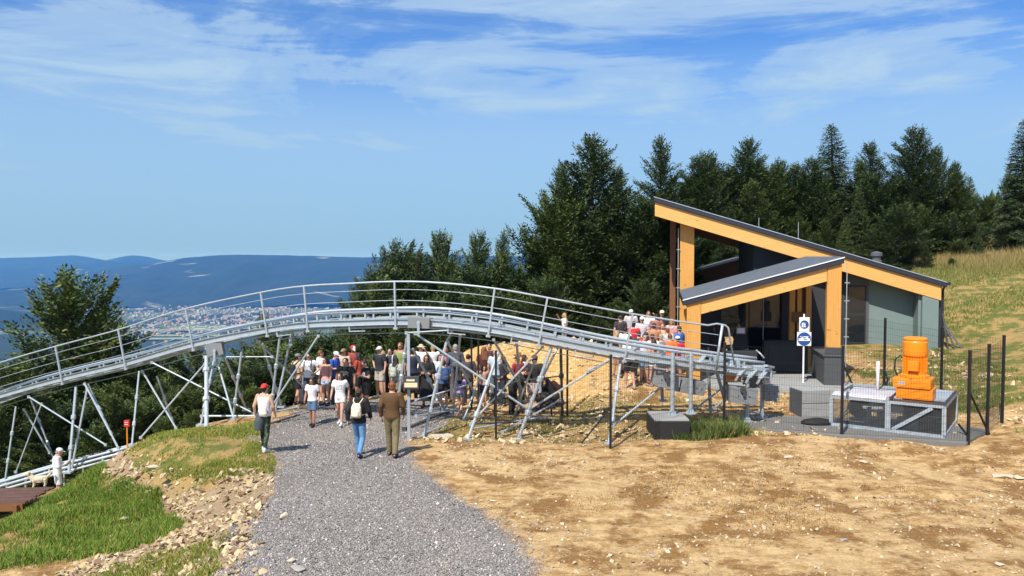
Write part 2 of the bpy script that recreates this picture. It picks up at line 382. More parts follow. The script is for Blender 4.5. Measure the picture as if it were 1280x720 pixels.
# flat cuts for slabs
nx, ny = len(gx), len(gy)
idx = np.arange(nx * ny).reshape(ny, nx)
Fg = np.stack([idx[:-1, :-1], idx[:-1, 1:], idx[1:, 1:], idx[1:, :-1]], -1).reshape(-1, 4)
Vg = np.stack([GX, GY, GZ], -1).reshape(-1, 3)
ground_me = mesh_np('ground', Vg, Fg, True)
def zones(X, Y):
    g = np.clip(0.5 + sdist(P_GRAVEL, X, Y) / 1.0, 0, 1)
    st = np.clip(0.5 + sdist(P_STONE, X, Y) / 0.9, 0, 1)
    gr = np.maximum.reduce([np.clip(0.5 + sdist(p, X, Y) / 1.2, 0, 1) for p in (P_TERR, P_LOWG, P_GRASSR, P_TUFTF)])
    gr = gr * (1 - 0.85 * np.clip(0.3 + sdist(P_STONE, X, Y) / 0.8, 0, 1))
    side = np.clip((X - 11.5) / 4, 0, 1) * np.clip((Y - 21) / 3, 0, 1)
    side = side * np.clip(0.46 + 1.3 * (fbm(X * 0.25 + 5, Y * 0.5 + 2, 3) - 0.15) , 0, 1)
    back = np.clip((Y - 34) / 4, 0, 1) * np.clip((13 - X) / 6, 0, 1)
    leftd = np.clip((-11.2 - X) / 1.5, 0, 1)
    under = 0.50 * np.clip((Y - 20.6) / 0.6, 0, 1) * np.clip((25.5 - Y) / 1.5, 0, 1) * np.clip((X + 2.6) / .6, 0, 1) * np.clip((6.5 - X) / 1.0, 0, 1)
    far = np.clip((np.hypot(X, Y - 20) - 60) / 30, 0, 1)
    gr = np.maximum.reduce([gr, side, back, leftd, under, far])
    bank = np.clip(0.5 + sdist(P_BANK, X, Y) / 1.2, 0, 1)
    return g, gr, st, bank
zg, zgr, zst, zbk = zones(Vg[:, 0].astype(float), Vg[:, 1].astype(float))
set_col(ground_me, 'zone', np.stack([zg, zgr, zst], -1)); set_col(ground_me, 'zonetwo', np.stack([zbk, zbk, zbk], -1))
def groundf(b, v):
    a = N('ShaderNodeAttribute'); a.attribute_name = 'zone'; s = N('ShaderNodeSeparateColor'); LK(a.outputs[0], s.inputs[0])
    a2 = N('ShaderNodeAttribute'); a2.attribute_name = 'zonetwo'
    n_edge = NOISE(v, 1.6, 8, 0.65); n_fine = NOISE(v, 14, 6, 0.65); n_big = NOISE(v, 0.35, 5, 0.6); n_mid = NOISE(MAPP(v, scl=(1, 1.7, 1)), 2.4, 8, 0.7)
    def thr(w, soft=0.12, amp=0.55):
        x = MATH('ADD', w, MATH('MULTIPLY', MATH('SUBTRACT', n_edge, 0.5), amp * 1.6))
        return RAMP(x, [(0.5 - soft, 0.0), (0.5 + soft, 1.0)])
    # dirt
    dirt = MIX(RAMP(n_mid, [(0.36, 0.0), (0.62, 1.0)]), (0.35, 0.195, 0.070), (0.62, 0.415, 0.20))
    dirt = MIX(RAMP(n_big, [(0.45, 0.0), (0.62, 0.55)]), dirt, (0.62, 0.42, 0.21))
    dirt = MIX(RAMP(NOISE(v, 0.9, 6, 0.7), [(0.47, 0.0), (0.60, 0.92)]), dirt, (0.235, 0.115, 0.035))
    dirt = MIX(RAMP(n_fine, [(0.30, 0.5), (0.45, 0.0)]), dirt, (0.20, 0.12, 0.055))
    vo = N('ShaderNodeTexVoronoi'); vo.inputs['Scale'].default_value = 13; LK(MIX(0.25, v, n_fine), vo.inputs['Vector'])
    dirt = MIX(RAMP(vo.outputs[0], [(0.10, 0.55), (0.22, 0.0)]), dirt, (0.52, 0.43, 0.29))
    # bright bank soil
    vb = N('ShaderNodeTexVoronoi'); vb.inputs['Scale'].default_value = 5.0; LK(v, vb.inputs['Vector'])
    bank = MIX(NOISE(v, 3.5, 8, 0.75), (0.36, 0.19, 0.05), (0.74, 0.47, 0.19))
    bank = MIX(RAMP(vb.outputs[0], [(0.2, 0.45), (0.5, 0.0)]), bank, (0.80, 0.62, 0.36))
    dirt = MIX(thr(a2.outputs[2]), dirt, bank)
    # gravel
    vg = N('ShaderNodeTexVoronoi'); vg.inputs['Scale'].default_value = 36; LK(v, vg.inputs['Vector'])
    hue = N('ShaderNodeSeparateColor'); LK(vg.outputs[1], hue.inputs[0])
    grav = MIX(hue.outputs[0], (0.20, 0.175, 0.16), (0.35, 0.315, 0.29))
    grav = MIX(RAMP(vg.outputs[0], [(0.25, 0.0), (0.6, 0.75)]), grav, (0.10, 0.09, 0.085))
    grav = MIX(RAMP(n_big, [(0.38, 0.0), (0.62, 0.6)]), grav, (0.36, 0.31, 0.265))
    # grass soil
    gc = MIX(n_mid, (0.075, 0.10, 0.020), (0.20, 0.19, 0.05))
    gc = MIX(RAMP(n_edge, [(0.44, 0.0), (0.56, 0.85)]), gc, (0.40, 0.255, 0.10))
    stn = MIX(n_mid, (0.22, 0.135, 0.07), (0.45, 0.34, 0.21))
    c = MIX(thr(s.outputs[2]), dirt, stn)
    c = MIX(thr(s.outputs[0], 0.16, 0.60), c, grav)
    c = MIX(thr(s.outputs[1], 0.16), c, gc)
    # beyond the shoulder: woods and meadows of the valley
    geo = N('ShaderNodeNewGeometry'); sp = N('ShaderNodeSeparateXYZ'); LK(geo.outputs[0], sp.inputs[0])
    fm = MATH('MULTIPLY', MATH('SUBTRACT', 0, MATH('ADD', sp.outputs[2], 20)), 0.05, clamp=True)
    pv = N('ShaderNodeTexVoronoi'); pv.inputs['Scale'].default_value = 0.0035; LK(MAPP(v, scl=(0.6, 1.0, 1)), pv.inputs['Vector'])
    ph = N('ShaderNodeSeparateColor'); LK(pv.outputs[1], ph.inputs[0])
    fc = MIX(RAMP(ph.outputs[0], [(0.5, 0.0), (0.6, 1.0)]), (0.025, 0.042, 0.026), (0.09, 0.12, 0.06))
    c = MIX(fm, c, fc)
    LK(c, b.inputs['Base Color']); b.inputs['Roughness'].default_value = 0.95; b.inputs['Specular IOR Level'].default_value = 0.15
    h = MATH('ADD', MATH('MULTIPLY', n_fine, 0.6), MATH('ADD', MATH('MULTIPLY', n_mid, 1.2), MATH('MULTIPLY', vo.outputs[0], 0.35)))
    BUMP(h, b, 0.9, 0.05)
mat('ground', None, build=groundf)
tagp(obj('ground', ground_me, 'ground'), kind='structure')

# fast height lookup over the fine patch
_x0 = -13.5; _y0 = 11.2; _st = 0.095
_ix = np.searchsorted(gx, -13.5 - 1e-6); _iy = np.searchsorted(gy, 11.2 - 1e-6)
_nxf = int(round(31.0 / _st)) + 1; _nyf = int(round(21.8 / _st)) + 1
FZ = GZ[_iy:_iy + _nyf, _ix:_ix + _nxf]
def hfast(x, y):
    a = np.clip((x - _x0) / _st, 0, FZ.shape[1] - 1.001); b = np.clip((y - _y0) / _st, 0, FZ.shape[0] - 1.001)
    i = a.astype(int); j = b.astype(int); fa = a - i; fb = b - j
    return (FZ[j, i] * (1 - fa) + FZ[j, i + 1] * fa) * (1 - fb) + (FZ[j + 1, i] * (1 - fa) + FZ[j + 1, i + 1] * fa) * fb
# ================================================================== FAR HILLS, TOWN, HAZE
def hillf(b, v):
    n = NOISE(v, 0.0012, 9, 0.65); n2 = NOISE(MAPP(v, scl=(0.5, 1, 1)), 0.0030, 4, 0.5); n3 = NOISE(v, 0.02, 6, 0.7)
    c = MIX(n3, (0.010, 0.020, 0.014), (0.028, 0.046, 0.030))
    c = MIX(RAMP(n, [(0.45, 0.0), (0.6, 0.5)]), c, (0.03, 0.045, 0.025))
    c = MIX(RAMP(n2, [(0.66, 0.0), (0.69, 0.95)]), c, (0.20, 0.21, 0.17))
    LK(c, b.inputs['Base Color']); b.inputs['Roughness'].default_value = 1.0; b.inputs['Specular IOR Level'].default_value = 0.1
mat('far_woodland', None, build=hillf)
def ridge(name, pts, Yc, width, foot, seed, nxr=420, nyr=70):
    us = np.array([p[0] for p in pts], float); xs = (us - 640) / F * Yc
    zs = np.array([min(30, at(p[0], p[1] + .4, Yc).z) for p in pts])
    X = np.linspace(xs[0], xs[-1], nxr); T = np.linspace(-1, 0.5, nyr)
    cz = np.interp(X, xs, zs); cz = np.convolve(np.pad(cz, 3, 'edge'), np.ones(7) / 7, 'valid')
    cz = cz + (fbm(X / 260 + seed, X * 0 + seed, 4) - 0.47) * 14
    XX, TT = np.meshgrid(X, T)
    sp = (fbm(XX / 900 + seed, TT * 1.4 + seed, 4) - 0.47) * 1.0
    k = np.clip(1 - np.abs(TT) ** 1.15 + sp * np.minimum(1, np.abs(TT) * 2.5) * 0.75, 0, 1)
    k = k * (1 - 0.12 * np.minimum(1, np.abs(TT) * 4))
    Z = foot + (cz[None, :] - foot) * k
    Y = Yc + TT * width + (fbm(XX / 1500 + 3, TT * 0 + seed, 2) - 0.4) * 250 * np.abs(TT)
    i = np.arange(nxr * nyr).reshape(nyr, nxr)
    Fc = np.stack([i[:-1, :-1], i[:-1, 1:], i[1:, 1:], i[1:, :-1]], -1).reshape(-1, 4)
    o = obj(name, mesh_np(name, np.stack([XX, Y, Z], -1).reshape(-1, 3), Fc, True), 'far_woodland')
    return tagp(o, kind='structure')
ridge('mountain_ridge', [(-800, 322), (-400, 318), (-60, 321), (0, 322), (40, 321.5), (70, 319.5), (92, 318.5), (112, 321), (138, 326), (152, 320.5), (166, 318.5), (182, 320), (205, 325), (230, 329), (420, 326), (800, 320), (1500, 318), (1900, 320)], 13500, 3600, -445, 1.0, 1500, 70)
ridge('mountain_ridge', [(-300, 372), (60, 362), (110, 341), (150, 333), (200, 327), (228, 322), (262, 319), (300, 317.5), (345, 318), (400, 320), (455, 321), (560, 318), (800, 324), (1100, 330), (1700, 335)], 9300, 2700, -445, 4.0, 1300, 80)
ridge('foothill', [(-500, 352), (-160, 366), (-40, 380), (20, 389), (60, 402), (110, 428), (180, 440)], 5200, 1100, -445, 8.0, 200, 50)

# the town on the valley floor: house boxes with pitched roofs, far too many to count
def town():
    r = np.random.default_rng(11); V = []; Fq = []; C = []
    cl = [(on(u, v, -425), s) for u, v, s in [(195, 391, 160), (215, 385, 220), (240, 394, 260), (262, 388, 300), (285, 396, 300), (305, 390, 260), (330, 392, 300), (352, 386, 250), (375, 392, 280), (230, 404, 240), (262, 408, 260), (300, 404, 220), (205, 416, 200), (400, 388, 240), (180, 398, 200), (338, 400, 200), (255, 401, 220)]]
    for i in range(900):
        if r.random() < 0.8:
            c, s = cl[r.integers(len(cl))]; x = c.x + r.normal() * s; y = c.y + r.normal() * s * 2.2
        else:
            x = r.uniform(-2700, -900); y = r.uniform(4200, 6600)
        big = r.random() < 0.03
        w, d, h = (r.uniform(50, 110), r.uniform(25, 50), r.uniform(8, 12)) if big else (r.uniform(9, 19), r.uniform(8, 13), r.uniform(5, 12))
        z = max(float(far_h(np.array([x]), np.array([y]))[0]), -430) - 1
        a = r.uniform(0, 3.14); ca, sa = math.cos(a), math.sin(a); k = len(V)
        for (px, py, pz) in [(-1, -1, 0), (1, -1, 0), (1, 1, 0), (-1, 1, 0), (-1, -1, h), (1, -1, h), (1, 1, h), (-1, 1, h), (-1, 0, h + (2 if big else 4)), (1, 0, h + (2 if big else 4))]:
            qx, qy = px * w / 2, py * d / 2; V.append((x + qx * ca - qy * sa, y + qx * sa + qy * ca, z + pz))
        wall = r.choice([0.45, 0.36, 0.30]); rc = [(0.36, 0.20, 0.16), (0.3, 0.26, 0.25), (0.42, 0.42, 0.41), (0.32, 0.30, 0.29)][r.integers(4)]
        C += [(wall, wall * 0.97, wall * 0.9)] * 4 + [rc] * 6
        Fq += [(k, k + 1, k + 5, k + 4), (k + 1, k + 2, k + 6, k + 5), (k + 2, k + 3, k + 7, k + 6), (k + 3, k, k + 4, k + 7), (k + 4, k + 5, k + 9, k + 8), (k + 6, k + 7, k + 8, k + 9)]
    me = mesh_np('town', V, Fq); set_col(me, 'tint', np.array(C))
    return me
def attrcol(nm, rough=0.8):
    def f(b, v):
        a = N('ShaderNodeAttribute'); a.attribute_name = nm; LK(a.outputs[0], b.inputs['Base Color']); b.inputs['Roughness'].default_value = rough
        b.inputs['Specular IOR Level'].default_value = 0.25
    return f
mat('house_paint', None, build=attrcol('tint'))
tagp(obj('town', town(), 'house_paint'), 'pale houses of the distant town spread over the valley floor', 'town', kind='stuff')
# pale fields between the houses
fm_ = MB()
for (u, v, w, d) in [(215, 413, 320, 60), (300, 409, 420, 50), (270, 411, 300, 40), (245, 420, 260, 50), (330, 403, 200, 45), (200, 424, 200, 50)]:
    p = on(u, v, -424); zq = -421
    fm_.add([(p.x - w, p.y - d, zq), (p.x + w, p.y - d * .6, zq), (p.x + w * .9, p.y + d, zq), (p.x - w * .8, p.y + d, zq)], [(0, 1, 2, 3)])
mat('field', (0.20, 0.25, 0.15), 0.95, 0, 0.4, 0.004)
tagp(fm_.build('field', 'field'), kind='structure')

hz = MB(); hz.box(-15900, 15900, -880, 15900, -434, 42)
def hazem():
    m = bpy.data.materials.new('haze'); m.use_nodes = True; global nt; old = nt; nt = m.node_tree; nt.nodes.clear()
    pv = N('ShaderNodeVolumePrincipled'); pv.inputs['Color'].default_value = (0.085, 0.33, 1.0, 1); pv.inputs['Density'].default_value = 0.72e-4
    pv.inputs['Absorption Color'].default_value = (1, 1, 1, 1); pv.inputs['Anisotropy'].default_value = 0.0
    o = N('ShaderNodeOutputMaterial'); LK(pv.outputs[0], o.inputs['Volume']); nt = old; return m
MATS['haze'] = hazem()
tagp(hz.build('haze', 'haze'), 'pale blue haze filling the air over the valley', 'haze', kind='stuff')

# ================================================================== TREES
def leaff(c0, c1, c2):
    def f(b, v):
        a = N('ShaderNodeAttribute'); a.attribute_name = 'tint'; s = N('ShaderNodeSeparateColor'); LK(a.outputs[0], s.inputs[0])
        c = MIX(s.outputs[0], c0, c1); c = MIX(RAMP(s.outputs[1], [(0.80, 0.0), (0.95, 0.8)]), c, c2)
        LK(c, b.inputs['Base Color']); b.inputs['Roughness'].default_value = 0.55; b.inputs['Specular IOR Level'].default_value = 0.3
    return f
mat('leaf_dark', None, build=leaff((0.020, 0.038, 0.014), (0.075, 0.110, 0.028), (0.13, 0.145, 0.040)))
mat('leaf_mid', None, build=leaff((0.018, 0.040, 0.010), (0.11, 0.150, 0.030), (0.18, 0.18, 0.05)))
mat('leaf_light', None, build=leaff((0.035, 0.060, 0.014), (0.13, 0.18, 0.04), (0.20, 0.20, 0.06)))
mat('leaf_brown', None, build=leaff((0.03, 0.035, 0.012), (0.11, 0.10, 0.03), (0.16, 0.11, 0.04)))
def tree_meshes(nm, H, rad, kind, seed, nb, leafl=0.16, leafw=0.062, h0=0.1, twig=0.17):
    r = np.random.default_rng(seed); tr = MB()
    bend = r.normal(size=2) * 0.02 * H
    top = np.array([bend[0], bend[1], H])
    tk = lambda h: np.array([bend[0] * h * h, bend[1] * h * h, H * h])
    tr.tube([tk(h) for h in np.linspace(-0.06, 0.97, 9)], [0.022 * H * (1 - 0.93 * max(h, 0)) for h in np.linspace(0, 1, 9)], 7)
    LV = []; LC = []
    for i in range(nb):
        h = h0 + (1 - h0) * ((i + r.random()) / nb) ** (0.95 if kind == 'spruce' else 0.85)
        hh = (h - h0) / (1 - h0)
        az = i * 2.399 + r.normal() * 0.35
        if kind == 'spruce':
            prof = (1 - hh) ** 0.85 * (0.95 + 0.1 * r.random()) + 0.03; el = R(-8 + 28 * hh + r.normal() * 6); curve = -0.10
        elif kind == 'pyramid':
            prof = (1 - hh ** 1.5) ** 0.8 * (0.65 + 0.55 * r.random()) + 0.09; el = R(8 + 52 * hh ** 1.3 + r.normal() * 10); curve = 0.08
        else:
            prof = math.sqrt(max(0, 1 - ((hh - 0.35) / 0.68) ** 2)) * (0.60 + 0.55 * r.random()) + 0.05; el = R(10 + 62 * hh + r.normal() * 12); curve = 0.05
        L = rad * prof
        if L < 0.12: continue
        d = np.array([math.cos(az) * math.cos(el), math.sin(az) * math.cos(el), math.sin(el)])
        side = np.array([-math.sin(az), math.cos(az), 0.0]); upv = np.cross(d, side); upv /= np.linalg.norm(upv); upv *= np.sign(upv[2]) if upv[2] else 1
        p0 = tk(h * 0.97)
        if kind != 'spruce': p0 = tk(max(h0 * 0.8, h * 0.92 - 0.10 * (1 - hh)))
        def P(t): return p0 + d * L * t + np.array([0, 0, 1.0]) * curve * L * t * t + side * 0.05 * L * math.sin(3 * t + i)
        rr = 0.010 * H * (0.25 + 0.75 * (1 - h)) * min(1, L / rad + .2)
        tr.tube([P(t) for t in (0, 0.33, 0.66, 1.0)], [rr, rr * .7, rr * .4, rr * .12], 4, False)
        nt_ = max(4, int(L * 1.9 / twig))
        ts = np.clip(np.linspace(0.12 if kind == 'spruce' else 0.2, 1.0, nt_) + r.normal(size=nt_) * 0.02, 0, 1)
        for j, t in enumerate(ts):
            s = 1 if j % 2 else -1
            b0 = P(t); tl = (0.40 * L * (1 - t) ** 0.8 + 0.20) * (0.7 + 0.6 * r.random())
            if kind == 'spruce': tl = min(tl, 1.0)
            ang = R(52 - 22 * t + r.normal() * 10) * s
            td = d * math.cos(ang) + side * math.sin(ang) + np.array([0, 0, 1]) * ((-0.30 if kind == 'spruce' else 0.12) + r.normal() * 0.18)
            if j == nt_ - 1: td = d + np.array([0, 0, 1]) * 0.15
            td /= np.linalg.norm(td)
            nl = max(4, int(tl / 0.043)); q = np.linspace(0.0, 1.0, nl)
            pos = b0 + np.outer(q * tl, td) + np.outer(q * q * tl * (-0.12 if kind == 'spruce' else 0.06), [0, 0, 1]) + r.normal(size=(nl, 3)) * 0.02
            sd = np.cross(td, [0, 0, 1.0]); sd /= np.linalg.norm(sd) + 1e-9; un = np.cross(sd, td)
            sg = np.where(np.arange(nl) % 2 == 0, 1, -1)[:, None]
            a = np.radians(38 + 14 * r.random((nl, 1)))
            ld = td * np.cos(a) + sd * np.sin(a) * sg + un * (r.normal(size=(nl, 1)) * 0.28)
            ld[-1] = td
            ld /= np.linalg.norm(ld, axis=1, keepdims=True)
            ll = leafl * (0.6 + 0.7 * r.random((nl, 1))); lw = leafw * (0.7 + 0.6 * r.random((nl, 1)))
            nrm = un + r.normal(size=(nl, 3)) * 0.55
            wd = np.cross(ld, nrm); wd /= np.linalg.norm(wd, axis=1, keepdims=True) + 1e-9
            m1 = pos + ld * ll * 0.5
            LV.append(np.stack([pos, m1 + wd * lw * .5, pos + ld * ll, m1 - wd * lw * .5], 1).reshape(-1, 3))
            tone = 0.08 + 0.75 * r.random() ** 1.3 * (0.45 + 0.55 * t) + 0.2 * hh  # sunlit sprays painted in: leaves paler towards branch ends and treetop
            cc = np.clip(tone + r.normal(size=(nl, 1)) * 0.12, 0, 1)
            rnd = np.full((nl, 1), r.random())
            LC.append(np.repeat(np.concatenate([cc, rnd, cc], 1), 4, 0))
    V = np.concatenate(LV); C = np.concatenate(LC); kz = H / np.percentile(V[:, 2], 99.93)
    V[:, 2] *= kz; tr.v = [(a, b, c * kz) for a, b, c in tr.v]
    me = mesh_np('crown', V, np.arange(len(V)).reshape(-1, 4)); set_col(me, 'tint', C)
    return me, tr.mesh('trunk', True)
TV = {
    'spruce1': tree_meshes('s', 11, 2.5, 'spruce', 1, 240),
    'spruce2': tree_meshes('s', 11, 3.0, 'spruce', 2, 230),
    'pyr1': tree_meshes('p', 10, 3.1, 'pyramid', 3, 120),
    'pyr2': tree_meshes('p', 10, 3.5, 'pyramid', 4, 125),
    'pyr3': tree_meshes('p', 10, 2.9, 'pyramid', 15, 115),
    'round1': tree_meshes('b', 8, 3.3, 'round', 5, 95, h0=0.12),
    'round2': tree_meshes('b', 8, 3.6, 'round', 6, 90, h0=0.15),
    'lone': tree_meshes('b', 8, 3.2, 'round', 35, 80, 0.17, 0.07, 0.05, 0.21),
    'bush': tree_meshes('b', 3, 1.7, 'round', 8, 55, 0.13, 0.06, 0.03, 0.13),
}
VH = {'spruce1': 11, 'spruce2': 11, 'pyr1': 10, 'pyr2': 10, 'pyr3': 10, 'round1': 8, 'round2': 8, 'lone': 8, 'bush': 3}
def tree(kind, x, y, top, wide, leaf, label, name='tree', cat='tree', group=None, rz=None, depth=0.5):
    g = float(height(np.array([x]), np.array([y]), False)[0]) - depth
    sh = (top - g) / VH[kind]
    t = thing(name, label, cat, (x, y, g), rz if rz is not None else random.uniform(0, 6.28), group)
    wide *= 1.0 if name == 'spruce_tree' or kind == 'bush' else 1.4
    t.scale = (wide * sh, wide * sh * random.uniform(0.9, 1.1), sh)
    crown, trunk = TV[kind]
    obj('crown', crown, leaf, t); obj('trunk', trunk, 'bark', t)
    return t
def skytree(kind, u, v, Y, wide, leaf, label, name='tree', group=None):
    p = at(u, v, Y); return tree(kind, p.x, Y, p.z, wide, leaf, label, name, 'tree', group)
S = skytree
S('lone', 95, 339, 35, 0.80, 'leaf_light', 'lone broad tree with sparse branches standing in front of the blue valley', 'beech_tree')
S('round2', 28, 452, 33, 0.6, 'leaf_mid', 'low tree at the left edge under the lone broad tree', 'beech_tree')
S('round2', 138, 402, 37, 0.6, 'leaf_dark', 'small dark tree right of the lone broad tree, behind the handrail', 'beech_tree')
S('round1', 332, 392, 40, 0.22, 'leaf_mid', 'small treetop poking up behind the handrail before the town', 'beech_tree')
S('round2', 500, 302, 43, 0.50, 'leaf_dark', 'dark rounded tree at the left end of the wood above the track crest', 'beech_tree')
S('round1', 458, 352, 42, 0.42, 'leaf_dark', 'low dark tree where the wood meets the distant ridge', 'beech_tree')
S('pyr2', 548, 291, 46, 0.55, 'leaf_mid', 'feathery tree just right of the rounded tree above the crest', 'beech_tree')
S('pyr1', 590, 291, 45, 0.60, 'leaf_mid', 'second feathery tree of the low stretch of skyline', 'beech_tree')
S('pyr3', 628, 293, 46, 0.5, 'leaf_dark', 'feathery tree at the left foot of the tallest pyramid tree', 'beech_tree')
S('pyr2', 738, 172, 44, 0.78, 'leaf_dark', 'tallest pyramid shaped tree in the middle of the skyline', 'beech_tree')
S('pyr1', 698, 206, 45, 0.42, 'leaf_dark', 'shoulder tree on the left flank of the tallest pyramid tree', 'beech_tree')
S('pyr3', 776, 210, 46, 0.66, 'leaf_dark', 'tree on the right flank of the tallest pyramid tree', 'beech_tree')
S('pyr3', 826, 174, 47, 0.66, 'leaf_dark', 'slender tall tree left of the roof tip', 'beech_tree')
S('pyr2', 872, 196, 51, 0.70, 'leaf_dark', 'broad dark tree between the roof tip and the tall trees behind the roof', 'beech_tree')
S('pyr2', 1015, 198, 53, 0.74, 'leaf_dark', 'broad tree left of the pointed spruce', 'beech_tree')
S('pyr1', 1200, 214, 53, 0.60, 'leaf_mid', 'broad dark tree closing the wood at the right of the double top', 'beech_tree')
S('pyr1', 893, 190, 52, 0.85, 'leaf_dark', 'dark tree above the high end of the big roof', 'beech_tree')
S('pyr2', 937, 175, 53, 0.74, 'leaf_dark', 'broad tall tree behind the middle of the big roof', 'beech_tree')
S('pyr1', 980, 200, 54, 0.65, 'leaf_dark', 'tree filling the dip left of the pointed spruce', 'beech_tree')
S('spruce1', 1043, 158, 55, 1.15, 'leaf_dark', 'pointed dark spruce rising behind the awning roof', 'spruce_tree')
S('spruce2', 1012, 228, 56, 0.7, 'leaf_dark', 'lower spruce just left of the pointed dark spruce', 'spruce_tree')
S('pyr3', 1092, 178, 55, 0.76, 'leaf_dark', 'tree between the pointed spruce and the bushy double top', 'beech_tree')
S('pyr2', 1142, 160, 54, 0.72, 'leaf_dark', 'bushy double topped tree above the low end of the roof', 'beech_tree')
S('pyr1', 1176, 184, 55, 0.62, 'leaf_dark', 'right shoulder tree beside the bushy double top', 'beech_tree')
S('spruce1', 1279, 150, 52, 1.0, 'leaf_dark', 'tall dark spruce cut by the right edge of the picture', 'spruce_tree')
S('spruce2', 1262, 205, 55, 0.72, 'leaf_mid', 'second spruce at the right edge under the tall one', 'spruce_tree')
S('spruce1', 1213, 222, 70, 0.95, 'leaf_mid', 'small far spruce in the gap before the right edge', 'spruce_tree')
S('round1', 1203, 236, 60, 0.7, 'leaf_mid', 'light green tree in the gap right of the double top', 'beech_tree')
S('round2', 1236, 244, 60, 0.7, 'leaf_light', 'pale green broad tree below the gap in the skyline', 'beech_tree')
S('round1', 1262, 258, 58, 0.6, 'leaf_mid', 'green broad tree at the foot of the right hand spruces', 'beech_tree')
S('round2', 1120, 262, 52, 0.55, 'leaf_light', 'lighter green tree behind the roof vent', 'beech_tree')
S('spruce2', 1075, 235, 52, 0.75, 'leaf_dark', 'dense spruce behind the middle slope of the roof', 'spruce_tree')
# fill of the wood under the skyline
gw = 'dark trees packed in the wood behind the track'; k = 0
for (u0, u1, du, v, Y, dv, wh) in [(690, 860, 28, 258, 44, 22, 'in the upper row left of the roof tip'), (460, 860, 34, 318, 41, 16, 'just above the handrail of the track'), (480, 850, 40, 360, 38, 14, 'low behind the crest of the track'), (850, 1200, 30, 218, 52, 16, 'in the upper row behind the big roof'), (850, 1210, 34, 262, 50, 16, 'in the middle row behind the big roof'), (900, 1250, 36, 296, 48, 12, 'low behind the roof edge'), (1150, 1295, 30, 280, 53, 8, 'at the edge of the hilltop meadow')]:
    u = u0
    while u < u1:
        kd = random.choice(['pyr1', 'pyr2', 'pyr3', 'round1', 'round2', 'spruce2'])
        uu = u + random.uniform(-8, 8); YY = Y + random.uniform(-1.5, 2.5)
        vv = v + random.uniform(-dv, dv)
        if uu < 640 and v < 340: vv = max(vv, 316 + max(0, (520 - uu) * .35))
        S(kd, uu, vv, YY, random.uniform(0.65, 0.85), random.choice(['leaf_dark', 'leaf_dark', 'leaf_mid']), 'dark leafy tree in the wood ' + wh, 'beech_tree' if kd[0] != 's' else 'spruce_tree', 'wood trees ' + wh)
        u += du * random.uniform(0.85, 1.15)
gs = 'trees on the slope falling away under the track'
for (u0, u1, du, v, Y, dv, wh) in [(-40, 200, 42, 500, 30.5, 14, 'seen between the leftmost legs'), (-30, 240, 42, 462, 34, 14, 'under the left part of the deck'), (180, 480, 40, 444, 35, 12, 'under the deck left of the queue'), (330, 600, 40, 420, 37, 10, 'behind the heads of the queue'), (400, 640, 42, 396, 40, 12, 'right below the deck crest'), (150, 330, 42, 480, 31.5, 10, 'behind the terrace edge'), (320, 480, 36, 452, 33, 8, 'close behind the left end of the queue'), (590, 760, 36, 392, 38, 12, 'behind the earth bank')]:
    u = u0
    while u < u1:
        kd = random.choice(['round1', 'round2', 'pyr1', 'pyr3'])
        vv = v + random.uniform(-dv, dv); uu = u + random.uniform(-8, 8)
        if 150 < uu < 440: vv = max(vv, 432 - (0 if uu < 300 else 18))
        S(kd, uu, vv, Y + random.uniform(-.8, 1.5), random.uniform(0.75, 1.0), random.choice(['leaf_dark', 'leaf_mid', 'leaf_mid']), 'leafy tree on the dark slope ' + wh, 'beech_tree', 'slope trees ' + wh)
        u += du * random.uniform(0.85, 1.15)
for (u, v, Y, lf, lab) in [(245, 512, 26.2, 'leaf_light', 'yellow green bush on the terrace edge behind the first thick post'), (205, 520, 26.5, 'leaf_mid', 'green bush left of the yellow green one at the terrace edge'),
                       (120, 530, 27.5, 'leaf_mid', 'green bush behind the white clad visitor'), (1262, 398, 39, 'leaf_light', 'low bright green bush on the grassy hillside'),
                       (1190, 322, 47, 'leaf_light', 'small bush at the wood edge beyond the roof end'), (1235, 318, 48, 'leaf_light', 'small yellowish bush in the long grass of the hilltop')]:
    p = at(u, v, Y); tree('bush', p.x, Y, p.z, 0.9, lf, lab, 'bush', 'bush', depth=0.1)
# far hill wood at the right
def wood_mass():
    r = np.random.default_rng(5); V = []; C = []
    for i in range(900):
        y = r.uniform(95, 150); x = y * r.uniform(0.55, 0.90)
        z = float(far_h(np.array([x]), np.array([y]))[0]); H = r.uniform(6.5, 10.5) * (0.75 + 0.25 * min(1, max(0, (x / y - .55) / .12))); w = r.uniform(1.5, 2.3); k = 6; a0 = r.random() * 6
        for lv in range(5):
            zz_ = z + H * (0.15 + 0.17 * lv); ww = w * (1 - 0.17 * lv)
            for j in range(k):
                a = a0 + j * 6.283 / k + lv; b = a + 0.8
                V += [(x, y, zz_ + H * 0.22), (x + ww * math.cos(a), y + ww * math.sin(a), zz_ - r.random()), (x + ww * math.cos(b) * .8, y + ww * math.sin(b) * .8, zz_ + .3)]
                c = r.random() * 0.8; C += [(c, r.random(), c)] * 3
    me = mesh_np('distant_wood', V, np.arange(len(V)).reshape(-1, 3)); set_col(me, 'tint', np.array(C)); return me
tagp(obj('distant_wood', wood_mass(), 'leaf_dark'), 'dark spruce wood on the far hill at the right', 'wood', kind='stuff')

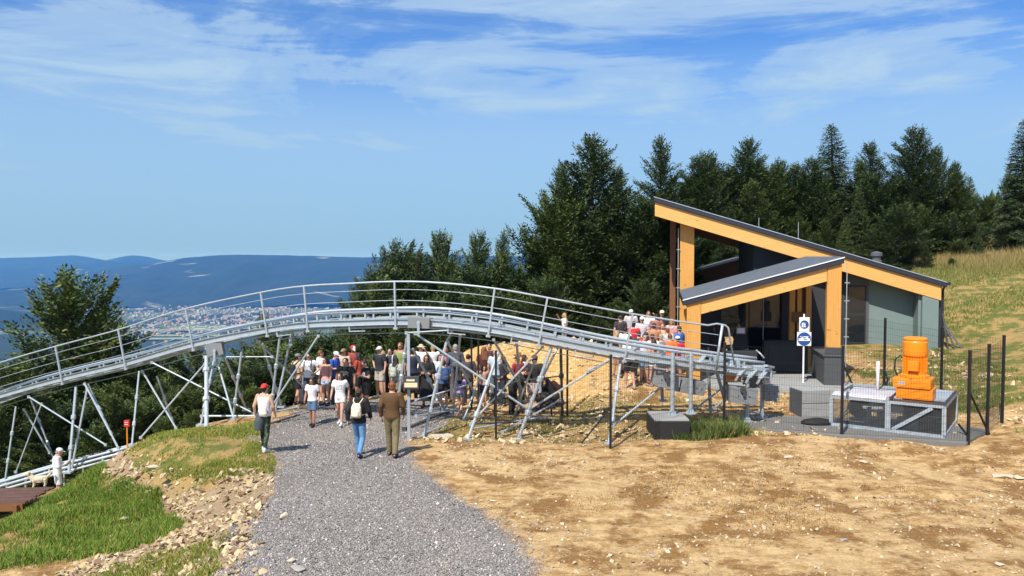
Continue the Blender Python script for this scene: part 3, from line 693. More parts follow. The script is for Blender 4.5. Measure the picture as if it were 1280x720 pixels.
# ================================================================== STONES, GRAVEL, GRASS
def hull_proto(seed):
    r = random.Random(seed); bm = bmesh.new()
    for _ in range(11):
        v = Vector((r.gauss(0, 1), r.gauss(0, 1), r.gauss(0, 1))).normalized() * r.uniform(0.75, 1.0); bm.verts.new(v)
    res = bmesh.ops.convex_hull(bm, input=bm.verts)
    bmesh.ops.delete(bm, geom=[g for g in res['geom_interior'] if isinstance(g, bmesh.types.BMVert)], context='VERTS')
    bmesh.ops.triangulate(bm, faces=bm.faces); bm.verts.index_update()
    V = np.array([v.co[:] for v in bm.verts]); Fc = np.array([[v.index for v in f.verts] for f in bm.faces]); bm.free(); return V, Fc
HP = [hull_proto(i) for i in range(10)]
OCT = (np.array([(1, 0, 0), (-1, 0, 0), (0, 1, 0), (0, -1, 0), (0, 0, 1), (0, 0, -1)], float), np.array([(0, 2, 4), (2, 1, 4), (1, 3, 4), (3, 0, 4), (2, 0, 5), (1, 2, 5), (3, 1, 5), (0, 3, 5)]))
def scatter(name, xy, size, flat, protos, cols, r, m, label, cat, sink=0.2, tilt=0.3):
    VV = []; FF = []; CC = []; k = 0
    zs = hfast(xy[:, 0], xy[:, 1])
    for p in range(len(protos)):
        sel = np.arange(len(xy)) % len(protos) == p; n = sel.sum()
        if not n: continue
        V, Fc = protos[p]; a = r.uniform(0, 6.28, n); s = size[sel]
        sx = s * r.uniform(0.8, 1.35, n); sy = s * r.uniform(0.6, 1.0, n); sz = s * flat * r.uniform(0.7, 1.3, n)
        L = V[None] * np.stack([sx, sy, sz], -1)[:, None, :]
        tx = r.normal(size=n) * tilt; ty = r.normal(size=n) * tilt
        L = L.copy(); L[..., 2] += L[..., 0] * tx[:, None] + L[..., 1] * ty[:, None]
        c, q = np.cos(a)[:, None], np.sin(a)[:, None]
        X = L[..., 0] * c - L[..., 1] * q + xy[sel, 0][:, None]; Y = L[..., 0] * q + L[..., 1] * c + xy[sel, 1][:, None]
        Z = L[..., 2] + (zs[sel] + sz * (1 - 2 * sink))[:, None]
        VV.append(np.stack([X, Y, Z], -1).reshape(-1, 3)); FF.append((Fc[None] + (np.arange(n) * len(V))[:, None, None]).reshape(-1, 3) + k); k += n * len(V)
        CC.append(np.repeat(cols[sel], len(V), 0))
    me = mesh_np(name, np.concatenate(VV), np.concatenate(FF)); set_col(me, 'tint', np.concatenate(CC))
    return tagp(obj(name, me, m), label, cat, kind='stuff')
mat('stone', None, build=attrcol('tint', 0.9))
def pick(n, x0, x1, y0, y1, wfun, r, pw=1.0):
    out = []
    while sum(map(len, out)) < n:
        y = y0 + (y1 - y0) * r.random(n) ** pw; x = r.uniform(-1, 1, n) * 0.72 * y + 0.4
        x = np.clip(x, x0, x1); w = wfun(x, y); k = (r.random(n) < w) & (x > x0) & (x < x1); out.append(np.stack([x[k], y[k]], -1))
    return np.concatenate(out)[:n]
r = np.random.default_rng(21)
def tones(n, lo, hi, base, sp=0.12):
    t = r.uniform(0, 1, (n, 1)); c = np.array(lo) * (1 - t) + np.array(hi) * t; return np.clip(c + r.normal(size=(n, 3)) * 0.015, 0.01, 0.95)
wg = lambda x, y: np.clip(sdist(P_GRAVEL, x, y) / 0.8 + 0.45, 0.004, 1) * (x < 1.2)
n = 100000; xy = pick(n, -9, 3, 11.5, 27, wg, r, 1.25)
cl_ = tones(n, (0.17, 0.150, 0.138), (0.41, 0.37, 0.345), 0); light = r.random(n) < 0.03; cl_[light] = (0.74, 0.67, 0.61)
scatter('gravel', xy, r.uniform(0.007, 0.018, n) * (1 + 0.8 * (r.random(n) < .04)), 0.7, [OCT], cl_, r, 'stone', 'loose grey crushed gravel covering the path', 'gravel', 0.25, 0.5)
wb = lambda x, y: np.clip(sdist(P_STONE, x, y) / 0.4 + 0.5, 0, 1) * np.clip(fbm(x * 1.3, y * 1.3, 3) * 4.0 - 1.2, 0.10, 1)
n = 8000; xy = pick(n, -10.8, -2.5, 11.5, 20.8, wb, r, 1.0)
scatter('stone_rubble', xy, 0.014 + 0.085 * r.random(n) ** 3.6, 0.42, HP, tones(n, (0.25, 0.17, 0.09), (0.64, 0.49, 0.31), 0), r, 'stone', 'pale broken stones tumbling down the bank beside the gravel path', 'stones', 0.15, 0.5)
wd_ = lambda x, y: (sdist(P_GRAVEL, x, y) < 0.1) * np.clip(fbm(x * 0.5 + 9, y * 0.7, 3) * 2.6 - 0.75, 0.08, 1)
n = 11000; xy = pick(n, -1.8, 13.5, 11.5, 20.9, wd_, r, 1.0)
scatter('scattered_stones', xy, 0.008 + 0.044 * r.random(n) ** 5, 0.5, HP[:4], tones(n, (0.26, 0.17, 0.09), (0.62, 0.50, 0.34), 0), r, 'stone', 'small stones and chips strewn over the bare yellow earth', 'stones', 0.3, 0.4)
wu = lambda x, y: np.clip(fbm(x * 0.7 + 3, y * 0.7, 3) * 2.6 - 0.6, 0.1, 1) * (sdist(P_GRAVEL, x, y) < 0)
n = 7000; xy = pick(n, -3, 17, 20.9, 32.5, wu, r, 1.0)
keep = ~((xy[:, 0] > 5.8) & (xy[:, 0] < 12.6) & (xy[:, 1] > 26)); xy = xy[keep]; n = len(xy)
scatter('hillside_rubble', xy, 0.02 + 0.10 * r.random(n) ** 3.5, 0.5, HP, tones(n, (0.32, 0.22, 0.11), (0.72, 0.56, 0.36), 0), r, 'stone', 'rubble lying on the slope behind the fence and below the hut', 'stones', 0.25, 0.4)
# single rocks that stand out
mat('rock_pale', (0.56, 0.46, 0.32), 0.9, 0, 0.25, 5, 0.6, 20); mat('rock_grey', (0.36, 0.32, 0.28), 0.9, 0, 0.25, 5, 0.6, 20); mat('rock_rust', (0.26, 0.13, 0.08), 0.9, 0, 0.25, 5, 0.6, 20)
def rock(u, v, px, m, label, seed, flat=0.4, z=None):
    p = on(u, v, 0.0 if z is None else z)
    for _ in range(4): p = on(u, v, gz(p.x, p.y))
    V, Fc = HP[seed % 10]; s = px / 2 * p.y / F
    mb = MB(); mb.add([(a * s * 1.2, b * s * 0.9, c * s * flat) for a, b, c in V], [tuple(f) for f in Fc])
    me = mb.mesh('rock', False, s * 0.12)
    o = obj('rock', me, m, None, (p.x, p.y, p.z + s * flat * 0.45), (0, 0, seed * 1.3)); return tagp(o, label, 'rock')
RK = [(1252, 596, 30, 'rock_pale', 'large flat pale rock near the right edge of the bare earth', 0.25), (1275, 599, 16, 'rock_pale', 'small pale rock beside the large flat one at the right edge', .4),
      (1078, 578, 12, 'rock_pale', 'pale rock on the bare earth in front of the machine cage', .4), (985, 572, 17, 'rock_pale', 'flat pale rock on the brown patch below the concrete weights', .3),
      (932, 539, 15, 'rock_pale', 'cream rock leaning at the corner of the concrete slab', .7), (616, 627, 9, 'rock_pale', 'pale stone at the edge of the gravel path, lower one', .4),
      (615, 655, 9, 'rock_grey', 'grey stone lying at the right edge of the gravel path', .5), (836, 645, 10, 'rock_pale', 'stone on the bare earth left of the darker patch', .4),
      (1023, 633, 10, 'rock_pale', 'stone in the middle of the brown patch of earth', .5), (815, 696, 10, 'rock_grey', 'grey stone low down in the middle of the earth', .5),
      (1054, 676, 13, 'rock_grey', 'grey stone lying above the bottom right corner track', .5), (1250, 706, 14, 'rock_pale', 'pale slab near the bottom right corner', .3), (927, 641, 12, 'rock_pale', 'pale stone left of the brown patch centre', .3),
      (355, 648, 17, 'rock_pale', 'upright pale stone standing on the grey gravel left side', .8), (346, 626, 13, 'rock_grey', 'grey stone above the upright pale stone', .4),
      (155, 650, 16, 'rock_pale', 'pale stone alone in the lower grass', .4), (318, 694, 18, 'rock_pale', 'pale pointed rock at the bottom of the stone bank', .6), (300, 692, 22, 'rock_rust', 'rust brown rock at the bottom of the stone bank', .5),
      (366, 702, 16, 'rock_pale', 'pale rock at the lower end of the gravel near the bottom edge', .6), (372, 714, 24, 'rock_grey', 'dark grey rock cut by the bottom edge', .5), (250, 640, 14, 'rock_pale', 'pale rock where the stones meet the gravel', .4),
      (212, 642, 14, 'rock_rust', 'brownish rock at the tip of the lower grass', .6), (190, 585, 16, 'rock_pale', 'pale rock halfway up the stone bank', .4), (146, 575, 17, 'rock_pale', 'long pale rock at the top left end of the stone bank', .4),
      (140, 672, 12, 'rock_pale', 'pale rock above the bottom left stones', .5), (600, 700, 6, 'rock_pale', 'tiny pale stone on the gravel near the bottom', .5), (822, 556, 8, 'rock_grey', 'dark stone at the foot of the black concrete footing', .6)]
for i, (u, v, px, m, lab, fl) in enumerate(RK): rock(u, v, px, m, lab, i, fl)

def grass(name, n, areas, hmin, hmax, cols, label, dens=None, yr=(11.5, 33), xr=(-13.4, 17.4), w=0.007):
    rr = np.random.default_rng(abs(hash(name)) % 1000 if False else len(name) * 7)
    P = []
    tot = 0
    while tot < n:
        y = rr.uniform(yr[0], yr[1], n); x = rr.uniform(xr[0], xr[1], n)
        d = np.maximum.reduce([sdist(p, x, y) for p in areas])
        wgt = np.clip(d / 0.4 + 0.5, 0, 1) * (np.clip(fbm(x * 1.1 + 2, y * 1.1, 4) * 5.0 - 1.95, 0.03, 1) if dens is None else dens(x, y))
        wgt = wgt * (True if name == 'bottom_grass' else sdist(P_STONE, x, y) < 0.05 + 0.5 * (vnoise(x * 1.7, y * 1.7) - .5)) * (sdist(P_GRAVEL, x, y) < 0.05)
        k = rr.random(n) < wgt; P.append(np.stack([x[k], y[k]], -1)); tot += k.sum()
        if len(P) > 60: break
    P = np.concatenate(P)[:n]; m = len(P); z = hfast(P[:, 0], P[:, 1])
    a = rr.uniform(0, 6.28, m); h = rr.uniform(hmin, hmax, m) * (0.6 + 0.8 * vnoise(P[:, 0] * 2, P[:, 1] * 2)); lean = rr.normal(size=(m, 2)) * 0.45 * h[:, None]
    ww = w * (0.7 + 0.8 * rr.random(m)) * (1 + h * 3)
    b0 = np.stack([P[:, 0] - np.cos(a) * ww, P[:, 1] - np.sin(a) * ww, z - 0.01], -1); b1 = np.stack([P[:, 0] + np.cos(a) * ww, P[:, 1] + np.sin(a) * ww, z - 0.01], -1)
    tp = np.stack([P[:, 0] + lean[:, 0], P[:, 1] + lean[:, 1], z + h], -1)
    V = np.stack([b0, b1, tp], 1).reshape(-1, 3); me = mesh_np(name, V, np.arange(3 * m).reshape(-1, 3))
    t = np.clip(0.65 * fbm(P[:, 0] * 0.9 + 7, P[:, 1] * 0.9, 3) + 0.5 * rr.random(m) - 0.1, 0, 1)[:, None]
    c = np.array(cols[0]) * (1 - t) + np.array(cols[1]) * t; dry = rr.random(m) < cols[3]; c[dry] = cols[2]
    set_col(me, 'tint', np.repeat(c, 3, 0)); return tagp(obj(name, me, 'grass_blade'), label, 'grass', kind='stuff')
mat('grass_blade', None, build=attrcol('tint', 0.7))
GC = ((0.10, 0.18, 0.018), (0.28, 0.32, 0.045), (0.48, 0.34, 0.10), 0.25)
grass('terrace_grass', 52000, [P_TERR], 0.03, 0.08, GC, 'short sunlit grass on the flat terrace left of the path')
P_LOW2 = [(-8.2, 12.0), (-7.9, 13.6), (-6.4, 14.6), (-5.2, 14.3), (-4.8, 12.8), (-5.2, 11.6)]
grass('bottom_grass', 15000, [P_LOW2], 0.05, 0.13, GC, 'green grass among the stones at the bottom edge', lambda x, y: 0.7 + 0 * x, (11.5, 15), (-8.6, -4.5))
grass('lower_grass', 95000, [P_LOWG], 0.05, 0.14, ((0.08, 0.17, 0.018), (0.23, 0.31, 0.04), (0.44, 0.33, 0.10), 0.12), 'green grass on the lower slope below the stone bank', lambda x, y: np.clip(fbm(x * 1.1 + 2, y * 1.1, 4) * 5.0 - 1.3, 0.1, 1))
grass('corner_grass', 26000, [P_GRASSR], 0.08, 0.22, ((0.06, 0.14, 0.02), (0.15, 0.24, 0.04), (0.28, 0.24, 0.08), 0.05), 'taller green grass beside the machine cage', None, (18, 25))
grass('footing_grass', 9000, [P_TUFTF], 0.12, 0.36, ((0.04, 0.075, 0.015), (0.12, 0.17, 0.035), (0.30, 0.24, 0.09), 0.18), 'dark green grass tufts growing at the black footing', lambda x, y: 0.8 + 0 * x, (20, 23), (4, 7))
P_UND = [(-2.4, 20.9), (6.6, 20.9), (6.6, 25), (1, 25.5), (-2, 24)]
grass('fence_grass', 13000, [P_UND], 0.03, 0.09, ((0.10, 0.13, 0.025), (0.20, 0.20, 0.05), (0.36, 0.26, 0.10), 0.4), 'thin grass growing under the coaster supports', None, (20, 26), (-3, 7))
grass('dry_grass', 9000, [[(1.0, 14.5), (4, 13.2), (8.5, 15.5), (9, 19), (4, 19.8), (1.5, 18)]], 0.015, 0.05, ((0.28, 0.15, 0.05), (0.42, 0.27, 0.09), (0.16, 0.10, 0.04), 0.3), 'short dead brown grass on the darker patches of the bare earth', lambda x, y: np.clip(fbm(x * .6 + 1, y * .9, 4) * 5 - 2.4, 0, 1), (13, 20), (1, 9.2))
P_HILL = [(11.5, 23.2), (17.4, 23.2), (17.4, 33), (16.6, 30), (14.6, 31.5), (12.9, 31.5)]
grass('hill_grass', 45000, [P_HILL], 0.04, 0.12, ((0.08, 0.14, 0.022), (0.19, 0.23, 0.05), (0.38, 0.28, 0.10), 0.28), 'patchy dry grass on the slope between fence and hut', lambda x, y: np.clip(fbm(x * .5 + 4, y * .9, 3) * 4 - 1.4, 0, 1), (23, 33), (11, 17.4))
# long dry grass on the hilltop (own mesh: outside the fine patch)
def hilltop():
    rr = np.random.default_rng(77); m = 90000; y = rr.uniform(33, 58, m); x = y * rr.uniform(0.50, 0.70, m)
    w_ = np.clip((y - 43) / 4, 0.28, 1) * np.clip(fbm(x * .3, y * .3, 3) * 4 - 1.3, 0.05, 1)
    k = rr.random(m) < w_; x = x[k]; y = y[k]; m = len(x); z = height(x, y)
    tall = np.clip((y - 42) / 6, 0, 1) * np.clip((x - 24) / 3, 0.2, 1); h = rr.uniform(0.1, 0.2, m) + tall * rr.uniform(0.1, 0.7, m)
    ww = rr.uniform(0.012, 0.03, m); a = rr.uniform(0, 6.28, m); lean = rr.normal(size=(m, 2)) * 0.3 * h[:, None]
    V = np.stack([np.stack([x - np.cos(a) * ww, y - np.sin(a) * ww, z], -1), np.stack([x + np.cos(a) * ww, y + np.sin(a) * ww, z], -1), np.stack([x + lean[:, 0], y + lean[:, 1], z + h], -1)], 1).reshape(-1, 3)
    me = mesh_np('hilltop_grass', V, np.arange(3 * m).reshape(-1, 3)); t = (rr.random(m) * 0.55)[:, None] * (1 - 0 * tall[:, None])
    c = np.array((0.10, 0.15, 0.03)) * (1 - t) + np.array((0.40, 0.30, 0.10)) * t; c = c * (1 - 0.6 * tall[:, None]) + np.array((0.46, 0.30, 0.13)) * 0.6 * tall[:, None]
    set_col(me, 'tint', np.repeat(c, 3, 0)); return me
tagp(obj('hilltop_grass', hilltop(), 'grass_blade'), 'long straw coloured grass along the top of the right hand slope', 'grass', kind='stuff')
# ================================================================== COASTER TRACK
NODES = [(-130, 541, 30.0), (-60, 519, 29.0), (0, 498, 28.0), (76, 477, 27.0), (156, 458, 25.7), (241, 434, 24.5), (334, 416, 23.5), (385, 409.5, 23.0), (440, 407.5, 22.5), (495, 406, 22.1), (545, 408, 21.8),
         (611, 415.5, 21.5), (674, 427, 21.4), (728, 437.5, 21.4), (781, 447, 21.5), (840, 456, 21.7), (880, 461, 21.9), (925, 467, 22.1), (968, 472, 22.3)]
NP = [at(*n) for n in NODES]
def catmull(P, per=10):
    out = []
    for i in range(len(P) - 1):
        p0 = P[max(i - 1, 0)]; p1 = P[i]; p2 = P[i + 1]; p3 = P[min(i + 2, len(P) - 1)]
        for k in range(per):
            t = k / per; out.append(0.5 * ((2 * p1) + (p2 - p0) * t + (2 * p0 - 5 * p1 + 4 * p2 - p3) * t * t + (3 * p1 - p0 - 3 * p2 + p3) * t ** 3))
    out.append(P[-1]); return out
TC = catmull(NP, 8)
def u_of(p): return 640 + p.x / p.y * F
TU = [u_of(p) for p in TC]
TL = [0.0]
for a, b in zip(TC[:-1], TC[1:]): TL.append(TL[-1] + (b - a).length)
def frame_at(s):                     # s = running length
    s = max(0.001, min(TL[-1] - 0.001, s)); i = max(0, int(np.searchsorted(TL, s)) - 1); k = (s - TL[i]) / (TL[i + 1] - TL[i])
    p = TC[i].lerp(TC[i + 1], k); t = (TC[min(i + 2, len(TC) - 1)] - TC[max(i - 1, 0)]).normalized()
    b = Vector((-t.y, t.x, 0)).normalized(); w = t.cross(b) * -1
    if w.z < 0: w = -w
    return p, t, b, w
def s_of_u(u): return float(np.interp(u, TU, TL))
TRK = thing('coaster_track', 'galvanised steel summer coaster track arching over the queue with a handrailed walkway', 'coaster track', (0, 22, 0))
def woff(mb, parent):
    L = parent.location; mb.v = [(a - L.x, b - L.y, c - L.z) for a, b, c in mb.v]; return mb
def tb(mb, name, m, parent=TRK, smooth=False, **k): return woff(mb, parent).build(name, m, parent, smooth, **k)
def sweep_pts(d, h, s0, s1, step=0.45):
    n = max(2, int((s1 - s0) / step)); return [(lambda f: f[0] + f[2] * d + f[3] * h)(frame_at(s0 + (s1 - s0) * i / n)) for i in range(n + 1)]
def sweep_rect(d0, d1, h0, h1, s0, s1):
    mb = MB(); n = int((s1 - s0) / 0.45); base = 0
    for i in range(n + 1):
        p, t, b, w = frame_at(s0 + (s1 - s0) * i / n)
        for d, h in ((d0, h0), (d1, h0), (d1, h1), (d0, h1)): mb.v.append(tuple(p + b * d + w * h))
    for i in range(n):
        for k in range(4):
            a = i * 4 + k; c = i * 4 + (k + 1) % 4; mb.f.append((a, c, c + 4, a + 4))
    mb.f += [(0, 1, 2, 3), (4 * n + 3, 4 * n + 2, 4 * n + 1, 4 * n)]
    return mb
S0, S1 = 0.0, TL[-1]
mb = sweep_rect(0, 0.05, 0.0, 0.17, S0, S1)
for h_ in (0.0, 0.155):
    q = sweep_rect(-0.045, 0.0, h_, h_ + 0.015, S0, S1); mb.add(q.v, q.f)
tb(mb, 'side_beam', 'galvanised_steel')
tb(sweep_rect(1.22, 1.27, 0.02, 0.17, S0, S1), 'side_beam', 'galvanised_steel')
for d, h, r_ in ((0.66, 0.33, 0.045), (1.14, 0.40, 0.045)):
    m_ = MB(); m_.tube(sweep_pts(d, h, S0, S1), r_, 8); tb(m_, 'rail', 'galvanised_steel', smooth=True)
m_ = MB(); m_.tube(sweep_pts(0.9, 0.10, S0, S1), 0.055, 8); tb(m_, 'rail', 'galvanised_steel', smooth=True)
# grating panels of the walkway, each a piece
gp = MB(); gp.box(0, 0.96, 0, 0.03, 0, 0.03); gp.box(0, 0.96, 0.43, 0.46, 0, 0.03)
for i in range(24): gp.box(i * 0.041, i * 0.041 + 0.022, 0.03, 0.43, 0.004, 0.028)
gp_me = gp.mesh('walkway_panel')
def place(me, name, m, s, d, h, parent=TRK, flip=False):
    p, t, b, w = frame_at(s); o = obj(name, me, m, parent)
    M = Matrix((t, b, w)).transposed().to_4x4(); M.translation = p + b * d + w * h - parent.location
    o.matrix_basis = M; return o
s = 0.1; end_walk = s_of_u(895)
while s < end_walk: place(gp_me, 'walkway_panel', 'galvanised_steel', s, 0.07, 0.13); s += 1.0
# cross ties
ct = MB(); ct.box(-0.03, 0.03, 0.02, 1.24, 0.03, 0.09); ct.box(-0.025, 0.025, 0.62, 0.67, 0.09, 0.30); ct.box(-0.025, 0.025, 1.11, 1.16, 0.09, 0.37); ct.box(-0.06, 0.06, 0.84, 0.96, 0.09, 0.13)
ct.bar((0, 0.66, 0.25), (0, 1.14, 0.12), 0.03, 0.03); ct_me = ct.mesh('cross_tie')
s = 0.4
while s < S1: place(ct_me, 'cross_tie', 'galvanised_steel', s, 0, 0); s += 0.82
# handrail
PU = [-75, 0 - 6, 76, 156, 241, 334, 385, 495, 611, 674, 781]
pm = MB(); pm.bar((0, 0, -0.12), (0, 0, 1.2), 0.05, 0.05, (0, 1, 0)); pm.box(-0.06, 0.06, -0.02, 0.03, -0.13, -0.07); pm_me = pm.mesh('handrail_post', bevel=0.008)
for u in PU: place(pm_me, 'handrail_post', 'galvanised_steel', s_of_u(u), -0.05, 0.0)
SE = s_of_u(896)
top = sweep_pts(-0.05, 1.2, S0, SE)
pe, te, be, we = frame_at(SE); we = (we * 0.97 + te * 0.12).normalized()
L1 = at(894, 467, 21.95); T1 = at(903, 406, 21.95); T2 = at(909, 407, 21.95); L2 = at(918, 456, 22.0)
m_ = MB(); m_.tube(top[:-1] + [T1 + Vector((-0.15, 0, 0.03)), T1 + (T2 - T1) * 0.6, T2 + Vector((0.03, 0, -0.06)), L2], 0.026, 7); tb(m_, 'handrail', 'galvanised_steel', smooth=True)
m_ = MB(); m_.tube([L1, T1], 0.038, 7); tb(m_, 'handrail_post', 'galvanised_steel', smooth=True)
for h in (0.98, 0.68, 0.38):
    m_ = MB(); m_.tube(sweep_pts(-0.05, h, S0, SE - 0.1) , 0.009, 4); tb(m_, 'handrail_wire', 'galvanised_steel')
m_ = MB(); m_.tube(sweep_pts(0.3, -0.25, S0, S1, 0.9), 0.012, 4); tb(m_, 'cable', 'galvanised_steel')
m_ = MB(); m_.tube(sweep_pts(0.2, -0.07, S0, S1, 0.6), 0.035, 6); tb(m_, 'stringer', 'galvanised_steel', smooth=True)
for u in (255, 345, 436, 560, 640, 720, 820):          # small hanging brackets
    p, t, b, w = frame_at(s_of_u(u)); m_ = MB(); m_.bar(p + w * 0.05, p - w * 0.16, 0.035, 0.035); m_.bar(p - w * 0.15, p - w * 0.15 + t * 0.5, 0.03, 0.03); tb(m_, 'bracket', 'galvanised_steel')

# legs and braces, named by the pixel they run between in the photograph but rooted on the real ground
def base_pt(u, v, Yfix=None):
    if Yfix:
        p = at(u, v, Yfix); return p
    p = on(u, v, 0)
    for _ in range(8):
        g = float(height(np.array([p.x]), np.array([p.y]))[0]); p = p.lerp(on(u, v, g), 0.7)
    return p
def leg(u0, v0, u1, v1, d=0.1, Y=None, r_=0.031, name='leg', m='galvanised_steel', joints=(0.36, 0.72), plate=True):
    p, t, b, w = frame_at(s_of_u(u0)); T = at(u0, v0, p.y + d); B = base_pt(u1, v1, Y)
    m_ = MB(); n = 10; m_.tube([T, B - (T - B).normalized() * 0.05], r_, 8)
    for j in joints:
        c = T.lerp(B, j); dd = (B - T).normalized(); m_.tube([c - dd * 0.09, c - dd * 0.06, c + dd * 0.06, c + dd * 0.09], [r_ * 1.05, r_ * 1.75, r_ * 1.75, r_ * 1.05], 8)
    if plate: m_.box(B.x - 0.11, B.x + 0.11, B.y - 0.11, B.y + 0.11, B.z - 0.03, B.z + 0.025)
    tb(m_, name, m, smooth=False)
def brace(u0, v0, Y0, u1, v1, Y1, r_=0.026, name='brace', m='galvanised_steel'):
    A = at(u0, v0, Y0); B = at(u1, v1, Y1); m_ = MB(); m_.tube([A, B], r_, 7)
    d = (B - A).normalized()
    for q in (A, B): m_.box(q.x - 0.04, q.x + 0.04, q.y - 0.03, q.y + 0.03, q.z - 0.04, q.z + 0.04)
    tb(m_, name, m)
# far left group
leg(20, 508, 6, 603, 0.1, 27.2); leg(38, 498, 68, 575, 1.2, 28.8); brace(30, 512, 28.5, 62, 566, 28.6, 0.03); brace(36, 496, 27.6, 132, 556, 26.4)
leg(95, 484, 86, 590, 0.1, 25.8, 0.045); brace(109, 486, 26.8, 90, 584, 26.2, 0.035, 'leg'); leg(110, 480, 150, 566, 1.2, 27.0); brace(106, 480, 26.5, 148, 560, 25.4, 0.03)
brace(52, 505, 27.4, 20, 470 + 120, 27.0, 0.02)
# terrace edge group
leg(174, 464, 165, 556, 0.1, 24.6); leg(196, 470, 222, 545, 1.2, 26.5); brace(178, 464, 25.8, 220, 535, 25.2, 0.03); brace(190, 453, 25.2, 318, 517, 24.6, 0.024); brace(256, 455, 24.7, 176, 547, 24.2, 0.026)
# first thick post
leg(258, 446, 258, 534, 0.0, None, 0.06, joints=(0.2, 0.62)); leg(268, 448, 251, 531, 0.5, None, 0.034); brace(271, 450, 24.9, 292, 523, 23.4, 0.028); leg(302, 440, 291, 524, 0.2, None, 0.034); leg(282, 448, 308, 512, 1.2, 26.2, 0.034)
brace(256, 446, 24.3, 340, 446, 24.0, 0.018); brace(252, 520, 23.8, 322, 520, 24.0, 0.03)
# second group, left of the crowd
leg(350, 420, 337, 524, 0.2, None, 0.036); brace(365, 415, 24.4, 344, 512, 24.2, 0.034); brace(398, 420, 23.0, 338, 511, 23.3, 0.030); leg(328, 430, 352, 508, 1.2, 25.6, 0.036); brace(322, 427, 24.0, 382, 486, 24.8, 0.024)
brace(364, 412, 23.6, 364, 430, 23.6, 0.02); brace(344, 515, 23.4, 372, 509, 24.0, 0.03)
# centre group with the square post
p_ = base_pt(512, 551)
m_ = MB(); T_ = at(511.5, 417, 21.2); m_.bar((T_.x, p_.y, p_.z - 0.05), (T_.x, p_.y, T_.z), 0.075, 0.075); tb(m_, 'post', 'galvanised_steel')
leg(509, 417, 499, 492, 0.3, 22.6, 0.036, plate=False); brace(508, 416, 21.6, 578, 412, 21.8, 0.022); brace(519, 417, 21.8, 668, 517, 21.9, 0.032)
leg(558, 428, 530, 546, 0.2, None, 0.042); leg(516, 436, 556, 512, 1.2, 24.8, 0.038, joints=(0.5,)); brace(558, 428, 22.6, 572, 400, 22.2, 0.03)
leg(623, 440, 585, 549, 0.2, None, 0.040); brace(678, 434, 21.8, 588, 530, 21.7, 0.028); brace(530, 542, 21.9, 586, 520, 24.6, 0.03); brace(520, 520, 22.6, 572, 512, 24.6, 0.026)
leg(690, 432, 648, 549, 0.1, None, 0.046); brace(698, 433, 22.4, 664, 500, 22.0, 0.034); brace(764, 449, 21.6, 661, 512, 21.8, 0.030); brace(646, 430, 22.6, 652, 524, 25.5, 0.036, 'leg'); brace(617, 425, 22.6, 660, 500, 24.6, 0.036, 'leg')
leg(701, 434, 703, 528, 1.2, 24.6, 0.042, m='dark_steel'); brace(588, 530, 21.8, 700, 525, 24.0, 0.026, m='dark_steel'); brace(652, 545, 21.8, 720, 530, 24.0, 0.026, m='dark_steel')  # back leg and braces coloured dark, their shade put into the material
leg(776, 449, 761, 555, 0.2, None, 0.042); brace(824, 486, 22.2, 768, 531, 21.3, 0.028); brace(764, 449, 21.4, 734, 464, 21.6, 0.024)
brace(560, 428, 22.4, 604, 512, 24.6, 0.034); brace(600, 470, 23.6, 580, 524, 23.0, 0.026); brace(575, 420, 22.6, 566, 520, 24.8, 0.034, 'leg'); brace(628, 540, 21.9, 700, 500, 23.4, 0.026)  # extra struts, this line and next, stand in for dark shadows among the supports
brace(668, 452, 23.0, 640, 528, 24.4, 0.03); brace(685, 520, 23.6, 590, 536, 22.0, 0.026); brace(640, 478, 23.4, 700, 470, 24.0, 0.022, m='dark_steel'); brace(520, 500, 23.2, 588, 480, 23.6, 0.02)
for (u, v, w_, h_) in ((899, 452, .16, .12), (918, 455, .14, .10), (948, 464, .16, .16), (958, 470, .10, .2)):
    c = at(u, v, 22.6); m_ = MB(); m_.box(c.x - w_, c.x + w_, c.y - .1, c.y + .15, c.z - h_, c.z + h_); tb(m_, 'drive_housing', 'galvanised_steel', bevel=.02)
# right end posts on their footing
FT_ = thing('concrete_footing', 'black coated concrete footing under the twin posts at the right end of the track', 'footing', tuple(base_pt(843, 549)))
